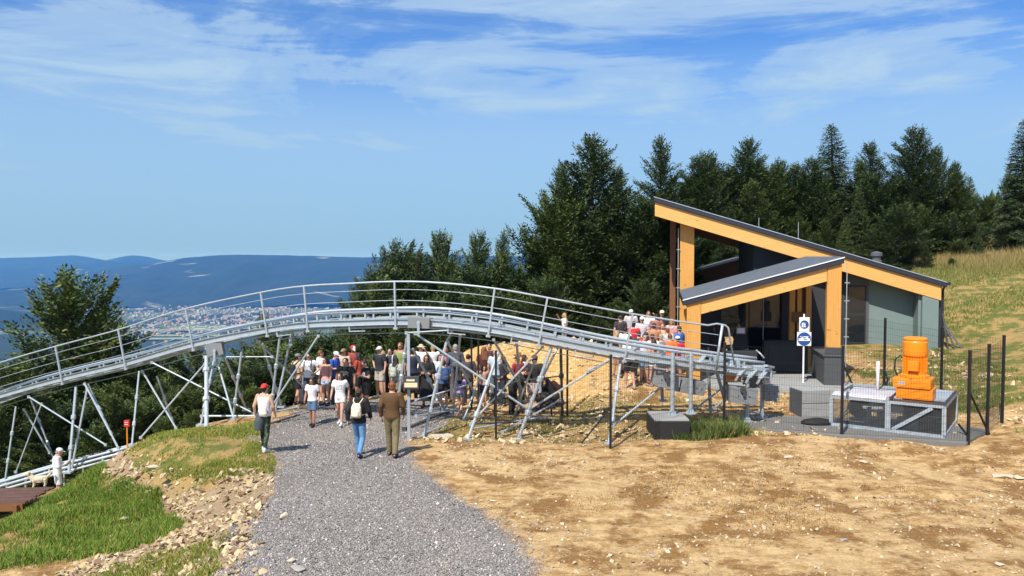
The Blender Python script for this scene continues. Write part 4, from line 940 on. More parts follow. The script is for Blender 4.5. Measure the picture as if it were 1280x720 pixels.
# --- footing body
fx, fy, fz = FT_.location
b_ = MB(); b_.box(-0.55, 0.40, -0.05, 1.15, -0.3, 0.48); obj('body', b_.mesh('body', bevel=0.015), 'bitumen', FT_)
b_ = MB(); b_.box(-0.53, 0.38, -0.03, 1.13, 0.483, 0.53); obj('top', b_.mesh('top', bevel=0.01), 'concrete', FT_)
ft_top = fz + 0.53
def post_on(u, vtop, Yp, zb, r_=0.055, fl=0.17):
    T = at(u, vtop, Yp); m_ = MB(); m_.tube([(T.x, T.y, zb), (T.x, T.y, T.z)], r_, 10); m_.lathe([(fl, zb), (fl, zb + 0.02)], T.x, T.y, 12)
    for k in range(4):
        a = k * math.pi / 2 + .78; m_.hexa([(T.x + math.cos(a) * .05 - math.sin(a) * .006, T.y + math.sin(a) * .05 + math.cos(a) * .006, zb + .02), (T.x + math.cos(a) * .15 - math.sin(a) * .006, T.y + math.sin(a) * .15 + math.cos(a) * .006, zb + .02),
            (T.x + math.cos(a) * .15 + math.sin(a) * .006, T.y + math.sin(a) * .15 - math.cos(a) * .006, zb + .02), (T.x + math.cos(a) * .05 + math.sin(a) * .006, T.y + math.sin(a) * .05 - math.cos(a) * .006, zb + .02)] +
            [(T.x + math.cos(a) * .05 - math.sin(a) * .006, T.y + math.sin(a) * .05 + math.cos(a) * .006, zb + .13), (T.x + math.cos(a) * .07 - math.sin(a) * .006, T.y + math.sin(a) * .07 + math.cos(a) * .006, zb + .13),
            (T.x + math.cos(a) * .07 + math.sin(a) * .006, T.y + math.sin(a) * .07 - math.cos(a) * .006, zb + .13), (T.x + math.cos(a) * .05 + math.sin(a) * .006, T.y + math.sin(a) * .05 - math.cos(a) * .006, zb + .13)])
    tb(m_, 'post', 'galvanised_steel', smooth=False)
post_on(841, 441, fy + 0.55, ft_top); post_on(864, 441, fy + 0.75, ft_top)
# machine slab first (needed for the next posts)
SLZ = 0.24
post_on(934.5, 476, 22.35, SLZ); post_on(953, 470, 22.9, SLZ)
brace(893, 455, 22.6, 906, 500, 22.8, 0.05); brace(900, 458, 22.8, 913, 492, 23.0, 0.04, m='dark_steel'); brace(893, 510, 22.2, 908, 498, 22.6, 0.03); brace(868, 512, 22.8, 904, 484, 22.8, 0.03)
leg(885, 452, 888, 512, 0.9, 23.2, 0.05, joints=()); leg(826, 450, 828, 500, 1.1, 23.6, 0.05, joints=())
# ballast blocks hung on the track
def ballast(uvs, Yb, thick, m='weight_grey', bolts=True, parent=TRK, name='ballast_block'):
    P = [at(u, v, Yb) for u, v in uvs]; m_ = MB(); q = [Vector((0, thick, 0)) + p for p in P]
    m_.hexa([P[3], P[2], q[2], q[3], P[0], P[1], q[1], q[0]]); o = tb(m_, name, m, parent, bevel=0.012)
    if bolts:
        for k in (0.3, 0.7):
            c = P[0].lerp(P[1], k).lerp(P[3].lerp(P[2], k), 0.5); h = MB(); h.tube([c + Vector((0, 0.01, 0)), c + Vector((0, -0.02, 0))], 0.018, 6)
            h.v = [(a - parent.location.x, b - parent.location.y, c_ - parent.location.z) for a, b, c_ in h.v]; h.build('bolt', 'dark_steel', o)
ballast([(818.5, 463), (852, 472), (848, 490), (816, 481)], 21.75, 0.42); ballast([(853.5, 472.3), (866, 475), (863, 493), (849.5, 490.4)], 21.8, 0.42, bolts=False); ballast([(867.5, 475.5), (884, 479), (880, 495), (865, 493)], 21.85, 0.42)
ballast([(913, 483.5), (948, 487), (946, 507), (912, 503)], 22.0, 0.45); ballast([(955.5, 482), (974.5, 482.5), (974, 502), (955.5, 502)], 22.7, 0.4)
ballast([(510, 396), (537, 397.5), (536.5, 411), (509.5, 410)], 21.7, 0.2, bolts=False); ballast([(257, 430), (276.5, 428.5), (279.5, 443), (258.5, 446.5)], 24.1, 0.2, bolts=False)
for u, v, Y in ((833, 470, 21.7), (929, 487, 21.95)):
    c = at(u, v, Y); m_ = MB(); m_.tube([c + Vector((0, 0.02, 0)), c + Vector((0, -0.03, 0))], 0.085, 12); m_.bar(c + Vector((0.03, -0.01, -.05)), c + Vector((0.03, -0.01, -.18)), 0.07, .05); tb(m_, 'clamp', 'dark_steel')
for u, v, Y in ((523, 404, 21.65), (268, 439, 24.05)):
    c = at(u, v, Y); m_ = MB(); m_.bar(c, c - Vector((0, 0, 0.30)), 0.07, 0.05); m_.tube([c + Vector((0, .02, .02)), c + Vector((0, -0.03, .02))], 0.05, 10); tb(m_, 'clamp', 'galvanised_steel')
# drive end: curved side plates, sprocket and end bracket
e0 = at(968, 463, 22.3)
m_ = MB(); m_.bar(at(963, 458, 22.2), at(964, 478, 22.2), 0.07, 0.05); m_.bar(at(957, 457, 22.0), at(966, 459, 22.3), 0.12, 0.06); tb(m_, 'end_bracket', 'galvanised_steel')
for (u, v) in ((872, 452), (905, 463), (923, 466), (936, 469), (950, 470)):
    m_ = MB(); a = at(u + 9, v - 8, 22.2); b = at(u, v + 3, 22.0); c = at(u - 4, v + 10, 22.0); m_.bar(a, b, 0.14, 0.02); m_.bar(b, c, 0.14, 0.02); tb(m_, 'guide_plate', 'galvanised_steel')
m_ = MB(); c = at(941, 474, 22.4); m_.tube([c + Vector((0, -.04, 0)), c + Vector((0, .04, 0))], 0.26, 18)
for k in range(14):
    a = k * 0.4488; m_.bar(c + Vector((math.cos(a) * .24, 0, math.sin(a) * .24)), c + Vector((math.cos(a) * .31, 0, math.sin(a) * .31)), .05, .05, (0, 1, 0))
tb(m_, 'chain_wheel', 'dark_steel')
m_ = MB(); m_.box(*[0] * 6); 
pq = at(916, 472, 22.9); m_ = MB(); m_.box(pq.x - .22, pq.x + .22, pq.y - .1, pq.y + .2, pq.z - .12, pq.z + .1); tb(m_, 'drive_motor', 'orange_paint', bevel=.03)
# long lower rails lying on the ground under the track
def rail_obj(pts, r_, label, m='dark_steel'):
    P = [base_pt(u, v, Y) for u, v, Y in pts]; L = P[0].copy(); o = thing('ground_tube', label, 'tube', tuple(L))
    q = MB(); q.tube(P, r_, 7); woff(q, o).build('tube', m, o, True)
    for p in (P[0], P[-1]):
        q = MB(); q.box(p.x - .06, p.x + .06, p.y - .05, p.y + .05, p.z - .15, p.z + .05); woff(q, o).build('foot', m, o)
rail_obj([(300, 541, 22.3), (372, 520, 24.4)], 0.045, 'dark steel tube lying on the grass from the path to the second support')
rail_obj([(505, 536, 22.4), (560, 514, 24.6)], 0.04, 'dark steel tube on the ground right of the square post')
# manhole cover
pc = base_pt(551, 547); mcv = MB(); mcv.lathe([(0.36, -0.02), (0.36, 0.045), (0.32, 0.06), (0.0, 0.06)], n=20); oc = mcv.build('manhole_cover', 'rock_pale', None, bevel=0, loc=tuple(pc)); tagp(oc, 'round pale concrete cover lying on the ground right of the square post', 'cover')
# lower track at the left
LT = thing('lower_track', 'lower run of twin steel coaster rails passing behind the white clad visitor', 'coaster track', tuple(at(60, 592, 27)))
for dv, Yd, rr_ in ((0, 26.6, .05), (5, 26.4, .05), (10, 26.1, .04), (-2, 27.3, .05)):
    m_ = MB(); m_.tube([at(u, v + dv, Yd) for u, v in ((-60, 622), (0, 603), (66, 584), (130, 567), (175, 556))], rr_, 7); woff(m_, LT).build('rail', 'galvanised_steel', LT, True)
for i in range(9):
    u = -40 + i * 24; v = 616 - i * 7.0; a = at(u, v + 10, 26.1); b = at(u, v + 2, 27.3); m_ = MB(); m_.bar(a, b, .05, .05); m_.bar(b.lerp(a, .5), b.lerp(a, .5) - Vector((0, 0, .8)), .05, .05); woff(m_, LT).build('cross_tie', 'galvanised_steel', LT)
# ================================================================== STATION HUT
C0 = at(858, 372, 27.5); RZ = -math.atan(0.19)
HUT = thing('station_hut', 'modern timber and grey station hut with a steep single pitch roof and open front awning', 'building', (C0.x, C0.y, 0.55), RZ)
GB = 0.55
def hb(mb, name, m, parent=HUT, bevel=0.0, smooth=False):
    mb.v = [(a, b, c - GB) for a, b, c in mb.v] ; return mb.build(name, m, parent, smooth, bevel)
zA = lambda s: 3.42 + (4.85 - 3.42) * s / 5.06         # awning roof top
zG = lambda s: 7.43 + (3.86 - 7.43) * (s + 1.17) / 11.58     # main roof top
def slab(s0, s1, t0, t1, zf, th, off=0.0):
    m_ = MB(); m_.hexa([(s0, t0, zf(s0) - th + off), (s1, t0, zf(s1) - th + off), (s1, t1, zf(s1) - th + off), (s0, t1, zf(s0) - th + off), (s0, t0, zf(s0) + off), (s1, t0, zf(s1) + off), (s1, t1, zf(s1) + off), (s0, t1, zf(s0) + off)]); return m_
# front awning
aw = hb(slab(-0.12, 5.10, -0.06, 6.98, zA, 0.20), 'awning_roof', 'roof_dark', bevel=0.02)
hb(slab(-0.125, 5.105, -0.085, -0.062, zA, 0.035, 0.012), 'edge_trim', 'sign_white', aw)
aw_n = 13
for i in range(aw_n):      # standing seam sheets
    s0 = -0.10; t0 = -0.04 + i * 7.0 / aw_n; t1 = t0 + 7.0 / aw_n - 0.03
    q = slab(s0, 5.08, t0, t1, zA, 0.012, 0.016); 
    q2 = slab(s0, 5.08, t1 - 0.012, t1 + 0.012, zA, 0.035, 0.04); q.add(q2.v, q2.f)
    hb(q, 'roof_sheet', 'roof_grey', aw)
def beam(s0, s1, t0, t1, zf, d0, d1, name='beam', m='glulam', parent=HUT): return hb(slab(s0, s1, t0, t1, zf, d1 - d0, -d0), name, m, parent, 0.012)
beam(0.50, 4.58, 0.04, 0.26, zA, 0.205, 0.66)
def postb(s0, s1, t0, t1, zb, zf, d, m='glulam_post', name='post'):
    m_ = MB(); m_.hexa([(s0, t0, zb), (s1, t0, zb), (s1, t1, zb), (s0, t1, zb), (s0, t0, zf(s0) - d), (s1, t0, zf(s1) - d), (s1, t1, zf(s1) - d), (s0, t1, zf(s0) - d)]); return hb(m_, name, m, HUT, 0.012)
postb(0.02, 0.49, 0.02, 0.30, 0.5, zA, 0.205); postb(4.59, 5.04, 0.02, 0.30, 1.62, zA, 0.205)
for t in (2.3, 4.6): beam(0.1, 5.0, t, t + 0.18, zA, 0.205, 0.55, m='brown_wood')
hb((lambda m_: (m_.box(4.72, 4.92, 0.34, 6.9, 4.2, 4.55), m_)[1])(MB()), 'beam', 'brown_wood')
# base plate and grey plinth wall at the right post
q = MB(); q.box(4.55, 5.08, -0.02, 0.01, 1.60, 1.85); q.box(4.56, 5.07, -0.02, 0.34, 1.56, 1.615); hb(q, 'base_plate', 'dark_steel')
q = MB(); q.box(4.52, 5.10, -0.04, 2.4, 0.3, 1.55); hb(q, 'plinth_wall', 'plinth_grey', bevel=0.015)
q = MB(); q.box(4.48, 5.14, -0.08, 2.44, 1.553, 1.60); hb(q, 'coping', 'frame_grey', bevel=0.01)
# main roof
TM = 6.98; TD = 16.2
rf = hb(slab(-1.22, 10.48, TM - 0.10, TD, zG, 0.20), 'main_roof', 'roof_dark', bevel=0.02)
for i in range(16):
    t0 = TM - 0.08 + i * 9.28 / 16; q = slab(-1.20, 10.46, t0, t0 + 0.55, zG, 0.012, 0.016); q2 = slab(-1.20, 10.46, t0 + 0.538, t0 + 0.562, zG, 0.035, 0.04); q.add(q2.v, q2.f); hb(q, 'roof_sheet', 'roof_grey', rf)
hb(slab(-1.225, 10.485, TM - 0.125, TM - 0.102, zG, 0.03, 0.012), 'edge_trim', 'galvanised_steel', rf)
q = MB(); q.tube([(10.56, TM - .1, 3.78), (10.56, TD, 3.78)], .07, 8); q.tube([(10.56, TM + .35, 3.75), (10.48, TM + .35, 3.5), (10.48, TM + .35, .9)], .04, 8); hb(q, 'gutter', 'roof_dark', rf)
beam(-1.17, 10.30, TM, TM + 0.24, zG, 0.205, 0.80)
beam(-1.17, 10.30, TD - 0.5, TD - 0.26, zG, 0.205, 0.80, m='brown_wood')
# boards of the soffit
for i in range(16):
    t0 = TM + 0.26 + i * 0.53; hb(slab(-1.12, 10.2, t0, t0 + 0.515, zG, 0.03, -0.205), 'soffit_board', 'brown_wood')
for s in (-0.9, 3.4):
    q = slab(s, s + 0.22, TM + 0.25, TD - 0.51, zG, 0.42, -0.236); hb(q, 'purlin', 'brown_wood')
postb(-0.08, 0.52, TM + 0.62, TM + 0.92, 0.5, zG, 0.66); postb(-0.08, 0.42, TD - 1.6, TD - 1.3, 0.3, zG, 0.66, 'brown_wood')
postb(-0.50, -0.24, TM + 2.4, TM + 2.66, 0.4, zG, 0.24, 'brown_wood')
# lightning conductor with clips on posts
for (s, t, z0, z1, par) in ((-0.16, TM + 0.55, 0.6, 6.1, 0), (5.20, 0.0, 0.6, 4.7, 0)):
    q = MB(); q.tube([(s, t, z0), (s, t, z1)], 0.016, 5)
    for k in range(6): zz_ = z0 + 0.4 + k * (z1 - z0 - 0.5) / 6; q.box(s - 0.07, s + 0.09, t - 0.012, t + 0.012, zz_, zz_ + 0.025)
    hb(q, 'conductor_rod', 'galvanised_steel')
for (s, t, h) in ((3.2, TM + 0.5, 0.45), (4.75, TM + 0.1, 0.7)):
    q = MB(); q.tube([(s, t, zG(s)), (s, t, zG(s) + h)], 0.012, 5); q.box(s - .04, s + .04, t - .04, t + .04, zG(s), zG(s) + .03); hb(q, 'lightning_rod', 'galvanised_steel')
q = MB(); q.lathe([(0.22, zG(8.2) - .05), (0.22, zG(8.2) + 0.18), (0.17, zG(8.2) + 0.2), (0.17, zG(8.2) + 0.34), (0.24, zG(8.2) + 0.36), (0.24, zG(8.2) + 0.5), (0.05, zG(8.2) + 0.56)], 8.2, TM + 1.6, 14); hb(q, 'roof_vent', 'frame_grey')
# cabin volume
WF = TM + 0.80
def wallbox(s0, s1, t0, t1, zb, m, name='wall', d=0.24, bev=0.0):
    q = MB(); q.hexa([(s0, t0, zb), (s1, t0, zb), (s1, t1, zb), (s0, t1, zb), (s0, t0, zG(s0) - d), (s1, t0, zG(s1) - d), (s1, t1, zG(s1) - d), (s0, t1, zG(s0) - d)]); return hb(q, name, m, HUT, bev)
wallbox(3.25, 5.35, WF, WF + 0.2, 0.5, 'wall_charcoal'); wallbox(3.05, 3.25, WF, TD - 1.2, 0.5, 'wall_charcoal'); wallbox(5.351, 6.82, WF, WF + 0.2, 0.5, 'wall_charcoal')
wallbox(7.74, 9.50, WF + 0.05, WF + 0.3, 0.6, 'wall_green'); wallbox(3.26, 10.2, TD - 1.4, TD - 1.2, 0.5, 'wall_charcoal')
wallbox(9.503, 9.60, TM + 0.20, WF + 0.3, 0.6, 'wall_green', 'side_wall'); wallbox(9.603, 10.22, TM + 0.02, TM + 0.55, 0.6, 'wall_green', 'front_wall', 0.82); wallbox(10.02, 10.22, TM + 0.553, TD - 1.2, 0.6, 'wall_green')
wallbox(10.225, 10.42, TM + 0.26, TM + 0.5, 0.6, 'roof_dark', 'corner_post')
# window and its frame
wn = wallbox(6.83, 7.735, WF + 0.02, WF + 0.12, 1.0, 'frame_grey', 'window')
for (s0, s1, z0, z1, n) in ((6.92, 7.58, 1.25, 2.35, 'pane'), (6.92, 7.58, 2.47, 3.6, 'pane')):
    q = MB(); q.box(s0, s1, WF - 0.008, WF + 0.018, z0, z1); hb(q, n, 'window_glass', wn)
    q = MB()
    for (a, b, c, d) in ((s0 - .05, s1 + .05, z0 - .05, z0 - .002), (s0 - .05, s1 + .05, z1 + .002, z1 + .05), (s0 - .05, s0 - .002, z0, z1), (s1 + .002, s1 + .05, z0, z1)): q.box(a, b, WF - 0.03, WF + 0.018, c, d)
    hb(q, 'frame', 'wall_charcoal', wn)
q = MB(); q.box(7.60, 7.735, WF - 0.012, WF + 0.016, 0.9, 3.1); hb(q, 'trim', 'frame_grey', wn)
# glazed front under the awning, set back
GF = 5.6
q = MB(); q.box(2.45, 3.95, GF, GF + 0.12, 0.56, 4.0); dg_ = hb(q, 'glazed_wall', 'wall_charcoal')
for s0 in (2.52, 3.24):
    q = MB(); q.box(s0, s0 + 0.66, GF - 0.012, GF - 0.002, 0.75, 3.85); hb(q, 'pane', 'window_glass', dg_)
q = MB(); q.box(3.19, 3.22, GF - 0.05, GF - 0.004, 0.6, 3.95); hb(q, 'frame', 'galvanised_steel', dg_)
for (s0, w_) in ((4.02, .2), (4.3, .16), (4.62, .2)):
    q = MB(); q.box(s0, s0 + w_, 4.2, 4.4, 0.56, zA(s0) - 0.25); hb(q, 'timber_stud', 'glulam_post')
q = MB(); q.box(4.0, 4.85, 4.45, 4.52, 0.56, 4.3); hb(q, 'inner_wall', 'brown_wood')
q = MB(); q.box(4.12, 4.52, 4.10, 4.14, 2.35, 2.75); hb(q, 'notice_board', 'brown_wood')
q = MB(); q.box(2.9, 4.45, 2.6, 3.2, 0.59, 1.75); q.box(3.05, 3.5, 2.58, 2.6, .7, 1.65); hb(q, 'dark_box', 'wall_charcoal', bevel=.01)  # dark filler box added to blacken the shaded space under the awning
q = MB(); q.box(2.2, 2.26, 0.9, 6.6, 0.56, 2.9); 
q = MB(); q.box(0.55, 1.6, 6.3, 6.4, 0.56, 2.9); hb(q, 'inner_wall', 'wall_charcoal')
# rear awning beyond the main roof
ra = hb(slab(-0.1, 5.1, 17.0, 22.5, lambda s: zA(s) + 0.45, 0.16), 'rear_awning_roof', 'roof_grey', bevel=0.02)
hb(slab(-0.1, 5.1, 16.9, 16.995, lambda s: zA(s) + 0.50, 0.12), 'edge_strip', 'sign_white', ra)
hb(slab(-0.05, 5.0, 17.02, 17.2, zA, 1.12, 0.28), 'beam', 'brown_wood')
postb(0.0, 0.4, 17.1, 17.4, 0.2, zA, 0.74, 'brown_wood')
wallbox(3.26, 5.4, 16.3, 16.5, 0.5, 'wall_charcoal', 'rear_wall', 2.2)
# floor slab
q = MB(); q.box(-0.6, 5.6, -0.9, 7.6, 0.2, 0.585); o_ = hb(q, 'floor_slab', 'concrete', bevel=0.01)
q = MB(); q.box(4.9, 10.3, 7.4, 16, 0.2, 0.60); hb(q, 'floor_slab', 'concrete_dark')
def hp(s, t, z):
    c, s_ = math.cos(RZ), math.sin(RZ); return Vector((C0.x + s * c - t * s_, C0.y + s * s_ + t * c, z))
# poles leaning on the corner
for i, (du, lab) in enumerate(((0, 'galvanised'), (0.22, 'galvanised'), (0.45, 'galvanised'))):
    a = hp(10.62 + du, TM + 0.05 - 0.1 * i, 0); a.z = gz(a.x, a.y); b = hp(10.46, TM + 0.30 + .1 * i, 2.55 - 0.15 * i); q = MB(); q.tube([a, b], 0.035, 6)
    o = q.build('leaning_pole', 'dark_steel'); tagp(o, ['dark steel pole leaning nearest to the hut corner', 'middle one of the dark steel poles leaning on the hut corner', 'outermost dark steel pole leaning on the hut corner'][i], 'pole', 'steel poles leaning on the hut corner')
    L = a.copy(); o.data.transform(Matrix.Translation(-L)); o.location = L
# operator console
cz = 0.585; cpos = hp(1.95, 1.4, cz)
CO = thing('control_console', 'black operator console with a small white screen standing under the awning', 'console', tuple(cpos), RZ)
q = MB(); q.hexa([(-.45, -.3, 0), (.45, -.3, 0), (.45, .3, 0), (-.45, .3, 0), (-.55, -.4, .95), (.55, -.4, .95), (.5, .35, .95), (-.5, .35, .95)]); q.build('dark_box', 'wall_charcoal', CO, bevel=.02)
q = MB(); q.hexa([(-.28, -.1, .96), (.28, -.1, .96), (.28, .2, .96), (-.28, .2, .96), (-.22, 0, 1.5), (.22, 0, 1.5), (.22, .2, 1.5), (-.22, .2, 1.5)]); q.build('hood', 'rubber_black', CO, bevel=.02)
q = MB(); q.box(-.17, .17, -.03, .0, 1.52, 1.78); scn = q.build('screen', 'frame_grey', CO, bevel=.01)
q = MB(); q.box(-.13, .13, -.036, -.031, 1.56, 1.74); q.build('display', 'panel_white', scn)
for sx in (-1, 1):
    q = MB(); q.tube([(sx * .5, -.35, 1.0), (sx * .62, -.5, .9), (sx * .75, -.55, .75)], .03, 6); q.build('lever', 'galvanised_steel', CO, True)
# sign on a pole
sp_ = at(1004, 473, 27.2); sp_.z = 0.585 if False else gz(sp_.x, sp_.y)
SG = thing('information_sign', 'white pole sign with two blue round pictogram plates in front of the hut', 'sign', tuple(sp_), R(-4))
zt = at(1004, 396, 27.2).z - sp_.z; pp = lambda v: at(1004, v, 27.2).z - sp_.z
q = MB(); q.tube([(0, 0, 0), (0, 0, pp(392.5))], .03, 8); q.lathe([(.16, -.02), (.16, .03), (.04, .06)], n=12); q.build('pole', 'sign_white', SG)
q = MB(); q.box(-.17, .17, -.05, -.03, pp(414.5), pp(396.5)); p1_ = q.build('plate', 'sign_white', SG, bevel=.006)
q = MB(); q.box(-.235, .235, -.05, -.03, pp(432), pp(415)); p2_ = q.build('plate', 'sign_white', SG, bevel=.006)
def disc(cz_, r_, m, parent, name, y=-.056, clip=None, th=.004):
    q = MB(); n = 28; pts = []
    for k in range(n):
        a = 2 * math.pi * k / n; x = r_ * math.cos(a); z = r_ * math.sin(a)
        if clip: z = min(max(z, clip[0]), clip[1])
        pts.append((x, cz_ + z))
    q.prism(pts, 'y', y, y + th); return q.build(name, m, parent)
c1_ = pp(405.5); c2_ = pp(423.5)
disc(c1_, .145, 'sign_blue', p1_, 'pictogram'); disc(c2_, .225, 'sign_blue', p2_, 'pictogram')
q = MB()
for (x0, x1, z0, z1) in ((-.09, -.05, -.09, .06), (-.05, .02, .03, .06), (-.05, .0, -.03, .0), (-.05, .05, -.09, -.06), (.0, .03, -.06, .03)): q.box(x0, x1, -.062, -.0575, c1_ + z0, c1_ + z1)
q.build('seated_figure_mark', 'sign_white', p1_)
q = MB(); q.box(-.19, .19, -.0622, -.0575, c2_ - .065, c2_ + .02); q.box(-.14, .14, -.0622, -.0575, c2_ + .055, c2_ + .09); q.box(-.10, -.03, -.0622, -.0575, c2_ + .02, c2_ + .055); q.box(.07, .12, -.0622, -.0575, c2_ + .02, c2_ + .055); q.build('sled_mark', 'sign_white', p2_)
q = MB(); q.box(-.03, .10, -.0655, -.0625, c2_ - .03, c2_ - .01); q.box(-.12, -.02, -.0655, -.0625, c2_ + .06, c2_ + .078); q.build('arrow_mark', 'sign_black', p2_)
q = MB(); q.box(-.35, .35, -.3, .25, -.05, .04); q.build('foot_slab', 'concrete', SG, bevel=.02)

# ================================================================== DRIVE MACHINE, SLAB, BLOCK
MR = R(-35); MX = Vector((math.cos(MR), math.sin(MR), 0)); MY = Vector((-math.sin(MR), math.cos(MR), 0))
cR = Vector((11.05, 20.3, SLZ)); W = 2.75; O = cR - MX * W
SL = bpy.data.meshes.new('x')
q = MB(); pts = [on(908, 534, 0.2), on(1050, 545.5, 0.2), on(1180, 553.5, 0.2), on(1208, 555, 0.2), on(1262, 528, .2), on(1150, 500, .2), on(990, 506, .2), on(930, 517, 0.2)]
q.prism([(p.x, p.y) for p in pts], 'z', -0.1, SLZ); so = q.build('concrete_slab', 'concrete_dark', None, bevel=0.02)
tagp(so, 'long weathered concrete slab carrying the weights and the drive machine', 'slab')
MC = thing('drive_machine', 'galvanised drive cage with mesh sides and a tall orange gear motor standing on it', 'machine', tuple(O), MR)
D_ = 2.5; H_ = 0.80
def fr(p0, p1, w=.08): q = MB(); q.bar(p0, p1, w, w); return q
fb = [((0, 0, .04), (W, 0, .04)), ((0, D_, .04), (W, D_, .04)), ((.0, 0, .04), (.0, D_, .04)), ((W, 0, .04), (W, D_, .04)), ((0, 0, H_), (W, 0, H_)), ((0, D_, H_), (W, D_, H_)), ((.0, 0, H_), (.0, D_, H_)), ((W, 0, H_), (W, D_, H_))]
q = MB()
for a, b in fb: q.bar(a, b, .075, .075)
q.build('frame', 'galvanised_steel', MC)
for x in (0, W * .52, W):
    for y in ((0, D_) if x != W * .52 else (0,)):
        q = MB(); q.bar((x, y - .004, .08), (x, y - .004, H_ - .04), .10 if x != W * .52 else .13, .083, (0, 1, 0)); q.build('upright', 'galvanised_steel', MC)
q = MB(); q.bar((W * .56, -.02, .08), (W * .90, -.02, H_ - .05), .09, .03, (0, 1, 0)); q.build('diagonal', 'galvanised_steel', MC)
for k in range(6):
    q = MB(); q.box(.02 + k * .55, .22 + k * .50, -.06, .0, -.01, .02); q.build('foot_plate', 'galvanised_steel', MC)
def meshsheet(x0, x1, y, z0, z1, stepx=.02, stepz=.02, r_=.0045):
    q = MB(); z = z0
    while z < z1: q.box(x0, x1, y - r_, y + r_, z - r_, z + r_); z += stepz
    x = x0
    while x < x1: q.box(x - r_, x + r_, y - r_ * 2.2, y - r_ * 1.2, z0, z1); x += stepx * 3
    return q
o_ = meshsheet(.05, W * .52 - .06, .02, .09, H_ - .05).build('mesh_panel', 'dark_steel', MC)
o_ = meshsheet(W * .52 + .06, W - .06, .02, .09, H_ - .05).build('mesh_panel', 'dark_steel', MC)
q = MB(); q.box(W - .03, W + .002, .05, D_ - .05, .09, H_ - .04); q.build('side_panel', 'panel_brown', MC)
q = MB(); q.box(.05, W - .05, D_ - .04, D_ - .02, .09, H_ - .04); q.build('dark_backing', 'dark_steel', MC)  # dark sheet added so the inside of the cage looks shaded
q = MB(); q.box(1.45, W + .03, -.03, D_ + .03, H_ + .04, H_ + .055); q.build('top_plate', 'panel_brown', MC, bevel=.004)
q = MB(); q.box(2.2, W - .05, .5, D_, H_ + .058, H_ + .07); q.build('top_plate', 'galvanised_steel', MC)
q = MB(); q.hexa([(.0, -.05, H_ + .045), (1.35, -.05, H_ + .045), (1.55, .2, H_ + .045), (.0, .2, H_ + .045), (.05, .0, H_ + .12), (1.38, .0, H_ + .12), (1.45, .1, H_ + .15), (.05, .1, H_ + .15)]); q.build('guard_cover', 'panel_white', MC, bevel=.006)
q = MB(); q.hexa([(.3, .3, H_ + .045), (1.72, .3, H_ + .045), (1.72, 1.2, H_ + .045), (.3, 1.2, H_ + .045), (.35, .32, H_ + .10), (1.70, .32, H_ + .10), (1.70, 1.15, H_ + .15), (.35, 1.15, H_ + .15)]); q.build('lid', 'panel_white', MC, bevel=.006)
q = MB(); q.box(1.46, 1.52, -.03, 1.2, H_ + .057, H_ + .13); q.build('lid_side', 'panel_brown', MC)
# innards seen through the mesh
q = MB(); q.tube([(.9, .35, .05), (.9, .35, .55)], .06, 10); q.tube([(.7, .6, .45), (1.2, .6, .5)], .09, 12); q.box(1.1, 1.3, .3, .5, .3, .5); q.box(1.6, 2.1, .3, .6, .08, .35); q.build('gear_parts', 'galvanised_steel', MC)
for x_ in (.5, 2.0):
    q = MB(); q.tube([(x_, 1.0, .4), (x_, 1.1, .4)], .3, 18); q.build('wheel', 'dark_steel', MC)
# motor
mc = Vector((1.98, .62, H_ + .07)); MO = MB(); MO.box(-.42, .46, -.33, .35, 0, .29); mo = MO.build('gearbox', 'orange_paint', MC, bevel=.04, loc=mc)
q = MB(); q.box(-.50, .42, -.37, .39, .295, .56); q.build('gear_housing', 'orange_paint', MC, bevel=.05, loc=mc)
q = MB(); q.lathe([(.36, .565), (.36, .62), (.30, .66), (.30, .70)], -.02, 0, 20); q.build('flange', 'orange_paint', MC, loc=mc)
q = MB(); q.lathe([(.255, .70), (.255, 1.14)], -.02, 0, 24)
for k in range(26):
    a = k * 2 * math.pi / 26; q.bar((-.02 + math.cos(a) * .25, math.sin(a) * .25, .92), (-.02 + math.cos(a) * .30, math.sin(a) * .30, .92), .012, .42)
q.build('motor_fins', 'orange_paint', MC, loc=mc)
q = MB(); q.box(-.14, .12, -.39, -.24, .76, 1.02); q.build('terminal_box', 'orange_paint', MC, bevel=.02, loc=mc)
q = MB(); q.lathe([(.30, 1.145), (.305, 1.20), (.305, 1.50), (.28, 1.56), (.30, 1.565), (.30, 1.60), (.24, 1.63)], -.02, 0, 28); q.build('fan_cowl', 'orange_paint', MC, loc=mc)
q = MB(); q.box(-.36, -.2, -.3725, -.3705, .38, .47); q.build('rating_plate', 'galvanised_steel', mo, loc=None)
for k in range(5):
    q = MB(); a = -2.2 + k * .5; q.box(-.02 + math.cos(a) * .36 - .02, -.02 + math.cos(a) * .36 + .02, math.sin(a) * .38 - .02, math.sin(a) * .38 + .02, .562, .60); q.build('bolt', 'orange_paint', mo)
q = MB(); q.tube([(mc.x - .42, mc.y, mc.z + .5), (mc.x - .52, mc.y, mc.z + .75), (mc.x - .50, mc.y, mc.z + 1.0), (mc.x - .38, mc.y, mc.z + 1.12), (mc.x - .28, mc.y, mc.z + 1.0)], .022, 6); q.build('cable', 'cable_black', MC, True)
q = MB(); q.tube([(1.0, .9, H_ + .1), (1.0, .9, H_ + .95)], .045, 10); q.build('pipe', 'sign_white', MC, True)
q = MB(); q.tube([(1.05, .9, H_ + .2), (1.25, .9, H_ + .4), (1.2, .9, H_ + .7), (1.06, .9, H_ + .72)], .02, 6); q.build('cable', 'cable_black', MC, True)
